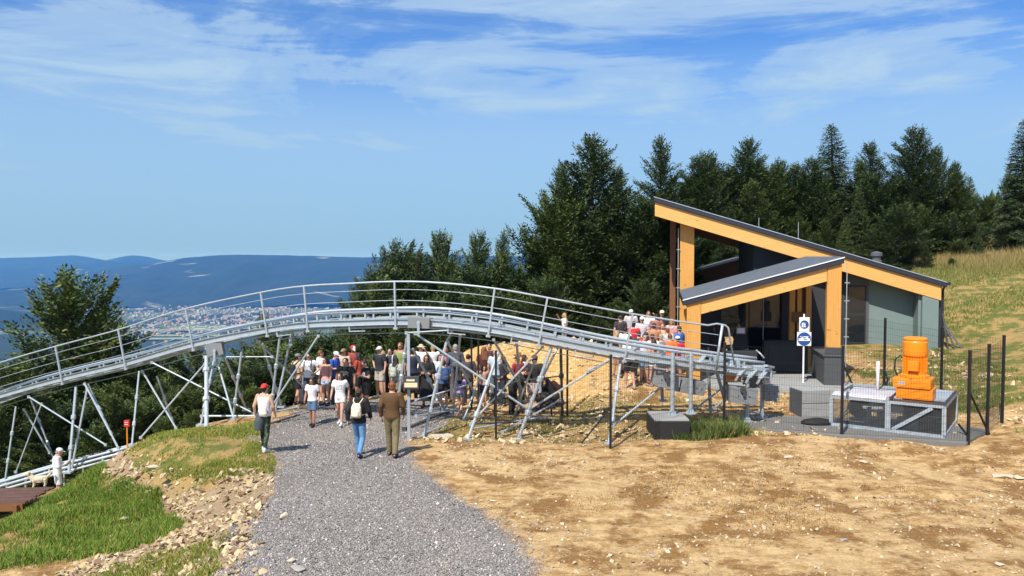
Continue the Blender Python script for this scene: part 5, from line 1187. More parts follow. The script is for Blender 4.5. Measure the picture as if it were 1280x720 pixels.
# concrete block on slab
bp_ = on(1003, 522, SLZ); CB = thing('concrete_block', 'grey concrete block with a mid seam standing on the slab left of the cage', 'block', tuple(bp_), R(8))
for z0 in (0, .40):
    q = MB(); q.box(0, .86, 0, .8, z0, z0 + .385); q.build('block_half', 'concrete', CB, bevel=.02)
q = MB(); q.box(-.012, -.001, .04, .76, .03, .75); q.build('side_panel', 'plinth_grey', CB)
# black rubber mat
mp = on(1022, 530, SLZ); q = MB(); q.lathe([(.42, 0), (.45, .05), (.36, .12), (.1, .17), (.01, .18)], n=20); o = q.build('rubber_mat', 'rubber_black', None, True, loc=tuple(mp)); o.scale = (1.05, .55, 1); tagp(o, 'black rubbery heap lying on the slab in front of the concrete block', 'mat')

# ================================================================== FENCE
FN = thing('mesh_fence', 'black posted wire mesh fence running before the track and round the drive machine', 'fence', (5, 21, 0))
FP = [(589.5, 512, None), (620, 549, None), (763, 561, None), (905, 536, None), (1052, 546.5, None), (1210, 556.5, None), (1234, 544, None), (1252.5, 529, None), (1176, 508, None), (1105, 490, None), (1047, 478, None)]
FPt = [base_pt(u, v) for u, v, _ in FP]
pm2 = MB(); pm2.box(-.03, .03, -.03, .03, -.1, 2.38); pm2.box(-.034, .034, -.034, .034, 2.383, 2.40); pm2_me = pm2.mesh('post')
for p in FPt: obj('post', pm2_me, 'black_post', FN, p - FN.location)
for i, (u0, v0, u1, v1, Y) in enumerate(((763, 510, 722, 560, 20.6), (1213, 492, 1238, 546, 20.6), (1054, 455, 1066, 482, 25.5), (1210, 545, 1198, 530, 20.6))):
    a = at(u0, v0, Y); b = at(u1, v1, Y + .3); q = MB(); q.bar(a, b, .04, .04); woff(q, FN).build('brace', 'black_post', FN)
for a, b in zip(FPt[1:-1], FPt[2:]):
    q = MB(); L = (b - a).length; n = int(L / .062); r_ = .0016
    for k in range(1, n):
        p = a.lerp(b, k / n); q.bar((p.x, p.y, p.z + .08), (p.x, p.y, p.z + 2.3), r_ * 2, r_ * 2, (0, 1, 0))
    for k in range(12):
        q.bar(a + Vector((0, 0, .1 + k * .2)), b + Vector((0, 0, .1 + k * .2)), r_ * 2.6, r_ * 2.6)
    woff(q, FN).build('mesh_panel', 'black_post', FN)
# rear posts standing behind the queue
for (u, v, lab) in ((709, 519, 'thin black post standing behind the track right of the crouching visitor'), (598, 512, 'thin black post behind the purple clad girl')):
    p = base_pt(u, v); o = obj('black_post', pm2_me, 'black_post', None, p); tagp(o, lab, 'post')
# black tubular barrier
bp2 = base_pt(655, 520, 24.2); BR = thing('barrier', 'low black tubular barrier behind the crossing braces', 'barrier', tuple(bp2), R(3))
q = MB(); q.tube([(-.9, 0, 0), (-.9, 0, 1.12), (.75, 0, 1.12), (.85, 0, 0)], .028, 7); q.build('frame', 'black_post', BR)
q = MB(); q.tube([(-.9, 0, .55), (.8, 0, .55)], .02, 6); q.build('rail', 'black_post', BR)
# notice box on the square post
nb = at(514, 478, 20.9); NB = thing('notice_box', 'dark framed notice with cream panels fixed to the square galvanised post', 'notice', tuple(nb), 0)
q = MB(); q.box(-.20, .20, -.06, .06, -.17, .16); q.build('frame', 'dark_steel', NB, bevel=.01)
q = MB(); q.box(-.17, .17, -.075, -.062, -.12, .0); q.build('panel', 'cream', NB)
q = MB(); q.box(-.12, .10, -.075, -.062, .04, .09); q.build('panel', 'cream', NB)
# small red sign
rp = base_pt(159, 548, 23.2); RS = thing('red_sign', 'small red sign on a thin post at the terrace edge under the track', 'sign', tuple(rp), 0)
q = MB(); q.tube([(0, 0, -.3), (0, 0, .45)], .02, 6); q.build('post', 'orange_paint', RS)
q = MB(); q.box(-.075, .08, -.04, .04, .34, .54); pr = q.build('panel', 'red_paint', RS, bevel=.02)
q = MB(); q.box(-.05, .055, -.045, -.041, .47, .485); q.box(-.05, .055, -.045, -.041, .41, .425); q.build('stripe', 'sign_white', pr)
# deck at the left edge
DK = thing('wooden_deck', 'reddish brown wooden deck cut by the left edge of the picture', 'deck', tuple(on(30, 622, -2.15)), R(4))
for k in range(9):
    q = MB(); q.box(-4.2, .25 + .05 * (k % 3), -.45 + k * .17, -.29 + k * .17, -.05, 0.0 + .004 * (k % 2)); q.build('plank', 'deck_wood', DK)
q = MB(); q.box(-4.2, .2, -.48, -.455, -.25, -.03); q.build('skirt', 'brown_wood', DK)
for k in range(4):
    q = MB(); q.box(-3.9 + k * 1.3, -3.8 + k * 1.3, -.6, -.5, -1.6, -.055); q.build('support', 'brown_wood', DK)
# ================================================================== PEOPLE
def mcol(col, rough=0.8, var=0.14):
    nm = 'cloth_%02x%02x%02x' % tuple(int(max(0, min(1, c)) * 255) for c in col)
    return mat(nm, col, rough, 0, var, 9, 0.9, 13)
def srgb(r_, g, b): return tuple((c / 255 / 12.92 if c / 255 <= 0.04045 else ((c / 255 + 0.055) / 1.055) ** 2.4) for c in (r_, g, b))
def skinf(c):
    def f(b, v):
        LK(MIX(NOISE(v, 6, 3), tuple(x * .88 for x in c), c), b.inputs['Base Color']); b.inputs['Roughness'].default_value = .55
    return f
mat('skin_fair', None, build=skinf((0.60, 0.33, 0.22))); mat('skin_tan', None, build=skinf((0.46, 0.23, 0.13)))
HAIRC = {'brown': (0.045, 0.022, 0.012), 'dark': (0.014, 0.010, 0.008), 'blond': (0.42, 0.27, 0.11), 'ginger': (0.20, 0.065, 0.02), 'grey': (0.30, 0.29, 0.28)}
for k_, c_ in HAIRC.items(): mat('hair_' + k_, c_, 0.6, 0, 0.35, 22, 0.5, 60)
def printf(ink, base):
    def f(b, v):
        s = N('ShaderNodeSeparateXYZ'); LK(v, s.inputs[0])
        fr_ = MATH('GREATER_THAN', s.outputs[1], 0.02)
        bx = MATH('MULTIPLY', MATH('LESS_THAN', MATH('ABSOLUTE', s.outputs[0]), 0.105), MATH('MULTIPLY', MATH('GREATER_THAN', s.outputs[2], 1.17), MATH('LESS_THAN', s.outputs[2], 1.33)))
        w = N('ShaderNodeTexWave', bands_direction='Z'); w.inputs['Scale'].default_value = 7; w.inputs['Distortion'].default_value = 2; LK(v, w.inputs['Vector'])
        n = RAMP(NOISE(v, 30, 2), [(0.45, 0), (0.5, 1)])
        k = MATH('MULTIPLY', MATH('MULTIPLY', MATH('MULTIPLY', fr_, bx), RAMP(w.outputs[1], [(0.4, 0), (0.5, 1)])), n)
        LK(MIX(k, base, ink), b.inputs['Base Color']); b.inputs['Roughness'].default_value = .85
    return f
mat('print_white', None, build=printf((0.12, 0.12, 0.14), (0.80, 0.78, 0.78))); mat('print_black', None, build=printf((0.6, 0.55, 0.45), (0.015, 0.015, 0.018)))
mat('print_logo', None, build=printf((0.8, 0.8, 0.8), (0.012, 0.012, 0.014)))
def plaidf(b, v):
    w = N('ShaderNodeTexWave', bands_direction='X'); w.inputs['Scale'].default_value = 9; LK(v, w.inputs['Vector'])
    w2 = N('ShaderNodeTexWave', bands_direction='Z'); w2.inputs['Scale'].default_value = 9; LK(v, w2.inputs['Vector'])
    LK(MIX(MATH('MULTIPLY', w.outputs[1], w2.outputs[1]), (0.10, 0.11, 0.14), (0.42, 0.42, 0.46)), b.inputs['Base Color'])
mat('plaid', None, build=plaidf)
def camof(b, v): LK(MIX(RAMP(NOISE(v, 14, 2), [(0.48, 0), (0.52, 1)]), (0.012, 0.014, 0.012), (0.08, 0.10, 0.05)), b.inputs['Base Color'])
mat('pattern_black', None, build=camof)

def pose(kind):
    J = dict(lean=0.0, hz=0.93, kL=(-.10, .02, .50), kR=(.10, .02, .50), aL=(-.11, -.02, .085), aR=(.11, -.02, .085), toL=(-.14, .15, .03), toR=(.14, .15, .03),
             eL=(-.245, -.02, 1.15), eR=(.245, -.02, 1.15), wL=(-.255, .06, .91), wR=(.255, .06, .91), look=0.0)
    if kind == 'walk': J.update(kL=(-.10, .17, .52), aL=(-.10, .24, .10), toL=(-.11, .41, .07), kR=(.10, .0, .49), aR=(.10, -.30, .14), toR=(.11, -.15, .03), eL=(-.25, -.12, 1.17), wL=(-.25, -.10, .93), eR=(.25, .06, 1.15), wR=(.24, .22, .97), lean=.04)
    if kind == 'stride': J.update(kL=(-.09, .08, .51), aL=(-.09, .12, .09), toL=(-.10, .29, .04), kR=(.09, -.02, .50), aR=(.09, -.16, .10), toR=(.10, 0.0, .03), eL=(-.24, -.07, 1.16), wL=(-.24, .0, .92), eR=(.24, .02, 1.15), wR=(.23, .13, .94), lean=.03)
    if kind == 'phone': J.update(eL=(-.23, .04, 1.16), wL=(-.06, .27, 1.22), eR=(.23, .03, 1.16), wR=(.06, .26, 1.18), kL=(-.11, .05, .50), toL=(-.19, .13, .03), look=.35)
    if kind == 'folded': J.update(eL=(-.25, .06, 1.16), wL=(.02, .20, 1.16), eR=(.25, .06, 1.16), wR=(-.03, .19, 1.13), aL=(-.14, -.02, .085), toL=(-.20, .14, .03))
    if kind == 'reach': J.update(eL=(-.245, -.02, 1.15), wL=(-.255, .06, .92), eR=(.30, .16, 1.34), wR=(.20, .30, 1.56), kR=(.11, .06, .5))
    if kind == 'hips': J.update(eL=(-.36, -.10, 1.20), wL=(-.20, .04, 1.04), eR=(.25, .0, 1.15), wR=(.26, .08, .91), kR=(.12, .05, .50), aR=(.14, .02, .085), toR=(.2, .18, .03))
    if kind == 'bend': J.update(lean=.75, hz=.90, kL=(-.11, .06, .48), kR=(.11, .02, .49), eL=(-.22, .62, 1.02), wL=(-.15, .68, .78), eR=(.22, .60, 1.00), wR=(.14, .70, .76), look=.5)
    if kind == 'crouch': J.update(lean=.55, hz=.34, kL=(-.16, .30, .50), kR=(.16, .32, .48), aL=(-.13, .02, .09), aR=(.13, .04, .09), toL=(-.16, .20, .03), toR=(.16, .22, .03), eL=(-.26, .42, .60), wL=(-.10, .52, .42), eR=(.26, .44, .60), wR=(.08, .55, .40), look=.3)
    return J
V3 = Vector
class PB:
    """collects closed solids that are fused into one continuous skin by a voxel remesh"""
    def __init__(s): s.mb = MB()
    def cone(s, a, ra, b, rb, ea=1.0, n=10, round_a=True, round_b=True):
        a = V3(a); b = V3(b); d = (b - a); L = d.length; d.normalize(); pts = []; rr = []
        if round_a: pts += [a - d * ra * .95, a - d * ra * .6]; rr += [ra * .25, ra * .8]
        pts += [a, b]; rr += [ra, rb]
        if round_b: pts += [b + d * rb * .6, b + d * rb * .95]; rr += [rb * .8, rb * .25]
        s.mb.tube(pts, rr, n)
    def loft(s, rings, n=16, off=0.0):    # (centre, width, depth, up tilt)
        base = len(s.mb.v)
        for c, w, d, ax in rings:
            for k in range(n):
                g = 2 * math.pi * k / n; x = math.cos(g); y = math.sin(g)
                s.mb.v.append(tuple(V3(c) + V3((1, 0, 0)) * x * (w + off) + V3(ax) * y * (d + off)))
        m = len(rings)
        for i in range(m - 1):
            for k in range(n):
                a = base + i * n + k; b_ = base + i * n + (k + 1) % n; s.mb.f.append((a, b_, b_ + n, a + n))
        s.mb.f.append(tuple(base + k for k in range(n))[::-1]); s.mb.f.append(tuple(base + (m - 1) * n + k for k in range(n)))
    def ell(s, c, rx, ry, rz_, ax=None):
        n = 12; m = 8; base = len(s.mb.v); c = V3(c)
        M = ax if ax else Matrix.Identity(3)
        for i in range(m + 1):
            th = math.pi * i / m
            for k in range(n):
                g = 2 * math.pi * k / n; v = V3((rx * math.sin(th + 1e-4) * math.cos(g), ry * math.sin(th + 1e-4) * math.sin(g), rz_ * math.cos(th)))
                s.mb.v.append(tuple(c + M @ v))
        for i in range(m):
            for k in range(n):
                a = base + i * n + k; b_ = base + i * n + (k + 1) % n; s.mb.f.append((a, b_, b_ + n, a + n))
        s.mb.f.append(tuple(base + k for k in range(n))[::-1]); s.mb.f.append(tuple(base + m * n + k for k in range(n)))
    def fuse(s, name, vox, sm=2):
        me = s.mb.mesh('tmp'); o = bpy.data.objects.new('tmp', me); TMPC.objects.link(o)
        r_ = o.modifiers.new('r', 'REMESH'); r_.mode = 'VOXEL'; r_.voxel_size = vox; r_.use_smooth_shade = True
        if sm: k = o.modifiers.new('s', 'SMOOTH'); k.factor = .5; k.iterations = sm
        dg = bpy.context.evaluated_depsgraph_get(); dg.update()
        out = bpy.data.meshes.new_from_object(o.evaluated_get(dg), depsgraph=dg); out.name = name
        bpy.data.objects.remove(o); bpy.data.meshes.remove(me); out.shade_smooth(); return out
TMPC = bpy.data.collections.new('scratch'); COL.children.link(TMPC)
class Fig:
    def __init__(s, kind):
        J = s.J = pose(kind); s.kind = kind; s.cache = {}
        hz = J['hz']; s.hip = V3((0, 0, hz)); s.R = Matrix.Rotation(-J['lean'], 3, 'X')
        s.up = lambda x, y, z: s.hip + s.R @ V3((x, y, z - .93))
        s.ax = s.R @ V3((0, 1, 0))
        s.sh = {-1: s.up(-.175, 0, 1.415), 1: s.up(.175, 0, 1.415)}
        s.hp = {-1: s.hip + V3((-.085, 0, -.02)), 1: s.hip + V3((.085, 0, -.02))}
        s.kn = {-1: V3(J['kL']), 1: V3(J['kR'])}; s.an = {-1: V3(J['aL']), 1: V3(J['aR'])}; s.to = {-1: V3(J['toL']), 1: V3(J['toR'])}
        s.el = {-1: V3(J['eL']), 1: V3(J['eR'])}; s.wr = {-1: V3(J['wL']), 1: V3(J['wR'])}
        s.HR = Matrix.Rotation(-J['lean'] * .5 - J['look'], 3, 'X'); s.neck = s.up(0, .0, 1.475)
        s.head = s.neck + s.HR @ V3((0, .025, .125))
    def torso(s, z0, z1, off=0.0):
        prof = [(.84, .150, .105), (.93, .165, .115), (1.0, .150, .105), (1.08, .137, .098), (1.2, .152, .112), (1.32, .170, .118), (1.40, .172, .102), (1.445, .125, .080), (1.475, .068, .062)]
        zs = sorted(set([z0] + [p[0] for p in prof if z0 < p[0] < z1] + [z1])); out = []
        for z in zs:
            w = float(np.interp(z, [p[0] for p in prof], [p[1] for p in prof])); d = float(np.interp(z, [p[0] for p in prof], [p[2] for p in prof]))
            if z < .93: c = s.hip + V3((0, 0, z - .93)); a = V3((0, 1, 0))
            else: c = s.up(0, 0, z); a = s.ax
            out.append((c, w + off, d + off, a))
        return out
    def get(s, key):
        if key not in s.cache: s.cache[key] = getattr(s, 'm_' + key)()
        return s.cache[key]
    def m_body(s):
        P = PB(); P.loft(s.torso(.86, 1.475))
        P.cone(s.up(0, -.005, 1.42), .062, s.head, .055)
        P.ell(s.head + s.HR @ V3((0, -.005, .02)), .074, .092, .098, s.HR); P.ell(s.head + s.HR @ V3((0, .035, -.055)), .052, .055, .055, s.HR)
        P.ell(s.head + s.HR @ V3((0, .10, -.015)), .013, .020, .024, s.HR)
        P.ell(s.head + s.HR @ V3((0, .088, .022)), .050, .012, .012, s.HR); P.ell(s.head + s.HR @ V3((0, .086, -.052)), .024, .010, .010, s.HR)
        for k in (-1, 1): P.ell(s.head + s.HR @ V3((k * .076, -.01, -.005)), .012, .022, .032, s.HR)
        for k in (-1, 1):
            P.cone(s.hp[k], .092, s.kn[k], .058); P.cone(s.kn[k], .055, s.kn[k].lerp(s.an[k], .35), .056); P.cone(s.kn[k].lerp(s.an[k], .35), .056, s.an[k], .036)
            P.cone(s.an[k] + V3((0, -.03, -.03)), .036, s.to[k], .032)
            P.cone(s.sh[k], .058, s.el[k], .040); P.cone(s.el[k], .040, s.wr[k], .027)
            w = s.wr[k]; d = (w - s.el[k]).normalized(); side = d.cross(V3((k, 0, 0)))
            if side.length < .2: side = d.cross(V3((0, 0, 1)))
            side.normalize(); nrm = side.cross(d)
            inward = nrm * (-k) if (nrm * (-k)).dot(V3((-k, 0, 0))) > 0 else nrm * k
            pm_ = w + d * .05; P.cone(w, .027, pm_, .027); P.cone(pm_ - side * .018, .020, pm_ + side * .018, .020)
            for i, (o_, l) in enumerate(((-.032, .058), (-.011, .070), (.011, .066), (.032, .050))):
                b0 = pm_ + side * o_ + d * .018; b1 = b0 + d * l * .55 + inward * l * .12; b2 = b1 + d * l * .35 + inward * l * .45
                P.cone(b0, .0105, b1, .0098, n=6); P.cone(b1, .0098, b2, .0085, n=6)
            t0 = w + d * .02 - side * .024; t1 = t0 - side * .028 + d * .030 + inward * .010; t2 = t1 + d * .028 + inward * .010
            P.cone(t0, .013, t1, .0115, n=6); P.cone(t1, .0115, t2, .0095, n=6)
        return P.fuse('body', .0085, 1)
    def _sleeves(s, P, frac, off, fore=0.0):
        for k in (-1, 1):
            e = s.sh[k].lerp(s.el[k], frac); P.cone(s.sh[k], .060 + off, e, .046 + off * 1.5, round_b=False)
            if fore: P.ell(s.el[k], .044 + off, .044 + off, .044 + off); P.cone(s.el[k], .042 + off, s.el[k].lerp(s.wr[k], fore), .030 + off, round_b=False)
    def m_tshirt(s):
        P = PB(); t = s.torso(.90, 1.462, .018); t[0] = (t[0][0], t[0][1] + .012, t[0][2] + .012, t[0][3]); P.loft(t); s._sleeves(P, .62, .016); return P.fuse('shirt', .014)
    def m_longsleeve(s):
        P = PB(); t = s.torso(.88, 1.47, .022); P.loft(t); s._sleeves(P, 1.0, .014, .95); return P.fuse('shirt', .014)
    def m_hoodie(s):
        P = PB(); P.loft(s.torso(.87, 1.475, .034)); s._sleeves(P, 1.0, .024, .95); P.ell(s.up(0, -.085, 1.46), .10, .06, .07); return P.fuse('hoodie', .015)
    def m_tank(s):
        P = PB(); P.loft(s.torso(.90, 1.40, .014))
        for k in (-1, 1): P.cone(s.up(k * .085, -.03, 1.38), .055, s.up(k * .08, 0, 1.45), .035)
        return P.fuse('tank_top', .013)
    def m_dress(s):
        P = PB(); P.loft(s.torso(.93, 1.47, .026)); s._sleeves(P, 1.0, .018, .9)
        P.loft([(V3((0, .02, .25)), .27, .24, V3((0, 1, 0))), (V3((0, .01, .6)), .22, .19, V3((0, 1, 0))), (s.hip + V3((0, 0, .05)), .18, .135, V3((0, 1, 0)))]); return P.fuse('dress', .017)
    def m_trousers(s):
        P = PB(); P.loft(s.torso(.855, 1.03, .012))
        for k in (-1, 1): P.cone(s.hp[k], .104, s.kn[k], .074); P.cone(s.kn[k], .073, s.an[k] + V3((0, 0, -.01)), .060, round_b=False)
        return P.fuse('trousers', .014)
    def m_leggings(s):
        P = PB(); P.loft(s.torso(.855, 1.03, .008))
        for k in (-1, 1): P.cone(s.hp[k], .098, s.kn[k], .063); P.cone(s.kn[k], .062, s.kn[k].lerp(s.an[k], .35), .063); P.cone(s.kn[k].lerp(s.an[k], .35), .063, s.an[k], .044, round_b=False)
        return P.fuse('leggings', .013)
    def m_shorts(s):
        P = PB(); P.loft(s.torso(.855, 1.03, .014))
        for k in (-1, 1): e = s.hp[k].lerp(s.kn[k], .82); P.cone(s.hp[k], .106, e, .098, round_b=False)
        return P.fuse('shorts', .015)
    def m_hotpants(s):
        P = PB(); P.loft(s.torso(.85, 1.03, .012))
        for k in (-1, 1): e = s.hp[k].lerp(s.kn[k], .42); P.cone(s.hp[k], .104, e, .102, round_b=False)
        return P.fuse('shorts', .014)
    def m_apron(s):
        P = PB(); P.loft([(V3((-.13, -.03, .56)), .12, .12, V3((0, 1, 0))), (V3((-.09, -.02, .8)), .155, .145, V3((0, 1, 0))), (V3((0, 0, 1.03)), .165, .13, V3((0, 1, 0)))]); return P.fuse('wrap', .015)
    def _shoe(s, k):
        P = PB(); a = s.an[k]; t = s.to[k]; d = (t - a); d.z = 0; d.normalize(); hz_ = min(a.z, t.z + .06)
        P.cone(a + V3((0, 0, .02)), .048, a - d * .02 + V3((0, 0, -.035)), .046); P.cone(a - d * .03 + V3((0, 0, -.048)), .040, t + d * .02 + V3((0, 0, .012)), .040)
        return P.fuse('shoe', .013)
    def m_shoel(s): return s._shoe(-1)
    def m_shoer(s): return s._shoe(1)
    def hd(s, x, y, z): return s.head + s.HR @ V3((x, y, z))
    def m_hair(s):
        P = PB(); P.ell(s.hd(0, -.018, .038), .084, .095, .092, s.HR); P.ell(s.hd(0, -.055, -.02), .068, .050, .065, s.HR); return P.fuse('hair', .013)
    def m_longhair(s):
        P = PB(); P.ell(s.hd(0, -.018, .036), .088, .098, .095, s.HR)
        for x in (-.05, 0, .05): P.cone(s.hd(x, -.05, .0), .052, s.up(x * 1.3, -.115, 1.30), .034)
        for x in (-.078, .078): P.cone(s.hd(x, -.01, .02), .028, s.hd(x * 1.1, .01, -.15), .024)
        return P.fuse('hair', .014)
    def m_bun(s):
        P = PB(); P.ell(s.hd(0, -.018, .036), .085, .096, .093, s.HR); P.ell(s.hd(0, -.095, .075), .042, .042, .042); return P.fuse('hair', .013)
    def m_cap(s):
        P = PB(); P.ell(s.hd(0, -.010, .058), .090, .104, .078, s.HR); P.loft([(s.hd(0, .105, .040), .062, .075, s.HR @ V3((0, 1, 0))), (s.hd(0, .100, .052), .062, .075, s.HR @ V3((0, 1, 0)))]); return P.fuse('cap', .012)
    def m_capback(s):
        P = PB(); P.ell(s.hd(0, -.010, .058), .090, .104, .078, s.HR); P.loft([(s.hd(0, -.125, .030), .062, .065, s.HR @ V3((0, 1, 0))), (s.hd(0, -.120, .045), .062, .065, s.HR @ V3((0, 1, 0)))]); return P.fuse('cap', .012)
    def m_sunhat(s):
        P = PB(); P.ell(s.hd(0, -.010, .065), .092, .102, .075, s.HR); P.loft([(s.hd(0, -.005, .040), .155, .165, s.HR @ V3((0, 1, 0))), (s.hd(0, -.005, .054), .150, .160, s.HR @ V3((0, 1, 0)))]); return P.fuse('hat', .012)
    def m_backpack(s):
        P = PB(); P.loft([(s.up(0, -.19, 1.02), .115, .06, s.ax), (s.up(0, -.20, 1.08), .135, .082, s.ax), (s.up(0, -.20, 1.28), .130, .078, s.ax), (s.up(0, -.18, 1.38), .095, .055, s.ax)]); P.loft([(s.up(0, -.275, 1.06), .085, .03, s.ax), (s.up(0, -.275, 1.18), .085, .03, s.ax)]); return P.fuse('backpack', .014)
    def m_strap(s):
        P = PB()
        for k in (-1, 1):
            pts = [s.up(k * .05, -.13, 1.36), s.up(k * .10, -.125, 1.42), s.up(k * .115, -.04, 1.482), s.up(k * .115, .06, 1.46), s.up(k * .12, .13, 1.36), s.up(k * .13, .145, 1.22), s.up(k * .17, .06, 1.10), s.up(k * .13, -.12, 1.08)]
            for a, b in zip(pts[:-1], pts[1:]): P.cone(a, .018, b, .018, n=6)
        return P.fuse('strap', .011)
    def m_handbag(s):
        w = s.wr[-1]; P = PB(); P.loft([(w + V3((-.02, .0, -.36)), .10, .06, V3((0, 1, 0))), (w + V3((-.02, 0, -.16)), .09, .045, V3((0, 1, 0)))]); P.cone(w + V3((-.07, 0, -.17)), .009, w + V3((0, 0, -.05)), .009, n=6); P.cone(w + V3((.04, 0, -.17)), .009, w + V3((0, 0, -.05)), .009, n=6); return P.fuse('bag', .010)
    def m_sling(s):
        P = PB(); P.loft([(s.up(.07, -.17, .93), .10, .05, s.ax), (s.up(.07, -.18, 1.0), .115, .07, s.ax), (s.up(.06, -.17, 1.16), .09, .05, s.ax)]); P.cone(s.up(.05, -.14, 1.15), .012, s.up(-.10, -.10, 1.43), .012, n=6); return P.fuse('bag', .011)
    def m_phone(s):
        c = (s.wr[-1] + s.wr[1]) / 2 + V3((0, .07, .07)) if s.kind == 'phone' else s.wr[1] + V3((0, .05, .10)); m_ = MB(); m_.box(c.x - .038, c.x + .038, c.y - .005, c.y + .005, c.z - .075, c.z + .075); return m_.mesh('phone', bevel=.003)
    def m_glasses(s):
        m_ = MB()
        for k in (-1, 1): 
            c = s.hd(k * .033, .097, .008); m_.tube([c, c + s.HR @ V3((0, .008, 0))], .024, 8)
        m_.bar(s.hd(-.07, .085, .014), s.hd(.07, .085, .014), .01, .01); return m_.mesh('glasses')
    def m_eyel(s): m_ = PB(); m_.ell(s.hd(-.031, .079, .004), .014, .012, .009, s.HR); return m_.mb.mesh('eye', True)
    def m_eyer(s): m_ = PB(); m_.ell(s.hd(.031, .079, .004), .014, .012, .009, s.HR); return m_.mb.mesh('eye', True)
    def m_lips(s): m_ = PB(); m_.ell(s.hd(0, .093, -.053), .022, .006, .007, s.HR); return m_.mb.mesh('mouth', True)
FIGS = {}
mat('eye_dark', (0.02, 0.015, 0.012), 0.3); mat('lip', (0.35, 0.10, 0.08), 0.5)
WHITE = (0.80, 0.78, 0.77); BLACK = (0.014, 0.014, 0.016)
PARTN = dict(sling='bag', tshirt='shirt', longsleeve='shirt', hoodie='hoodie', tank='tank_top', dress='dress', trousers='trousers', leggings='leggings', shorts='shorts', hotpants='shorts', hair='hair', longhair='hair', bun='hair', cap='cap', capback='cap', sunhat='hat', apron='wrap', backpack='backpack', strap='strap', handbag='bag', phone='phone', glasses='glasses')
def person(u, Y, face, h, kind, top, bottom, shoes, hair, label, extra=(), skin='skin_fair', wide=1.0, group=None, z=None):
    """face: 0 = back to the camera, 180 = facing it, 90 = looking left, -90 = looking right"""
    f = FIGS.setdefault(kind, Fig(kind)); x = (u - 640) / F * Y; zz_ = float(height(np.array([x]), np.array([Y]))[0]) if z is None else z
    o = thing('person', label, 'person', (x, Y, zz_), R(face), group); k = h / 1.75; fl = -1 if (len(label) % 2 and str(top[1])[:5] != 'print' and kind != 'bend') else 1; o.scale = (k * wide * fl, k * wide, k)
    obj('body', f.get('body'), skin, o)
    def put(key, c, nm=None, par=o):
        m = c if isinstance(c, str) else mcol(c); return obj(nm or PARTN[key], f.get(key), m, par)
    tp = put(top[0], top[1])
    if bottom: put(bottom[0], bottom[1])
    for sd in ('shoel', 'shoer'): put(sd, shoes, 'shoe')
    if hair: put(hair[0], 'hair_' + hair[1])
    for e in extra:
        q = put(e[0], e[1])
        if e[0] == 'backpack': put('strap', e[1], par=q)
    if abs(((face + 180) % 360) - 180) > 60:
        put('eyel', 'eye_dark', 'eye'); put('eyer', 'eye_dark', 'eye'); put('lips', 'lip', 'mouth')
    return o
P = person
DN = (0.10, 0.20, 0.36); GR = (0.28, 0.29, 0.31); SN = (0.7, 0.68, 0.66); DK_ = (0.03, 0.03, 0.035)
g1 = 'visitors walking on the gravel path'
P(328, 19.45, -12, 1.70, 'stride', ('tank', (0.84, 0.78, 0.77)), ('leggings', 'pattern_black'), SN, ('hair', 'brown'), 'woman seen from behind in pale top, red cap and dark wrap with cream bag', [('capback', (0.55, 0.03, 0.03)), ('apron', (0.065, 0.085, 0.095)), ('sling', (0.74, 0.62, 0.54))], group=g1)
P(447, 19.2, -8, 1.68, 'walk', ('hoodie', (0.012, 0.010, 0.012)), ('trousers', (0.12, 0.26, 0.46)), (0.02, 0.03, 0.07), ('hair', 'brown'), 'person walking away in black hoodie and blue jeans with a cream backpack', [('backpack', (0.78, 0.68, 0.50)), ('capback', (0.05, 0.028, 0.018))], group=g1)
P(489, 19.25, -4, 1.86, 'stride', ('longsleeve', (0.105, 0.052, 0.016)), ('trousers', (0.20, 0.155, 0.075)), (0.03, 0.02, 0.02), ('hair', 'ginger'), 'man walking away in brown sweater and khaki trousers beside the jeans wearer', group=g1, wide=1.05)
P(389, 23.1, 168, 1.44, 'stride', ('tshirt', (0.80, 0.74, 0.76)), ('shorts', (0.09, 0.16, 0.27)), (0.02, 0.02, 0.02), ('longhair', 'brown'), 'child in white t-shirt, denim shorts and dark boots walking towards the camera', group=g1, skin='skin_tan')
P(424, 23.2, 176, 1.58, 'walk', ('tshirt', 'print_white'), ('hotpants', (0.80, 0.78, 0.76)), SN, ('longhair', 'brown'), 'girl in white printed t-shirt and white shorts walking towards the camera', group=g1)
g2 = 'visitors queueing under the track'
P(370, 27.2, -40, 1.80, 'stride', ('tshirt', (0.66, 0.48, 0.32)), ('shorts', BLACK), DK_, ('hair', 'dark'), 'man in sand coloured t-shirt and grey cap at the left end of the queue', [('cap', (0.20, 0.20, 0.2)), ('backpack', BLACK)], group=g2)
P(385, 26.2, 170, 1.72, 'hips', ('tshirt', 'print_white'), ('trousers', (0.05, 0.06, 0.09)), DK_, ('hair', 'dark'), 'man in grey printed t-shirt with sunglasses next to the sand shirt man', [('glasses', BLACK), ('strap', (0.03, 0.05, 0.10))], group=g2)
P(399, 27.6, -60, 1.78, 'stand', ('tshirt', WHITE), ('shorts', BLACK), SN, ('hair', 'ginger'), 'ginger haired man in plain white t-shirt turned right', group=g2)
P(406, 25.9, 150, 1.62, 'stand', ('tank', (0.70, 0.33, 0.30)), ('hotpants', (0.42, 0.52, 0.62)), DK_, ('longhair', 'dark'), 'slim woman in pink top and pale denim shorts', group=g2)
P(417, 26.2, -110, 1.78, 'phone', ('tshirt', (0.025, 0.10, 0.48)), ('trousers', (0.07, 0.08, 0.10)), DK_, ('hair', 'brown'), 'man in royal blue t-shirt and white cap looking down', [('cap', WHITE)], group=g2)
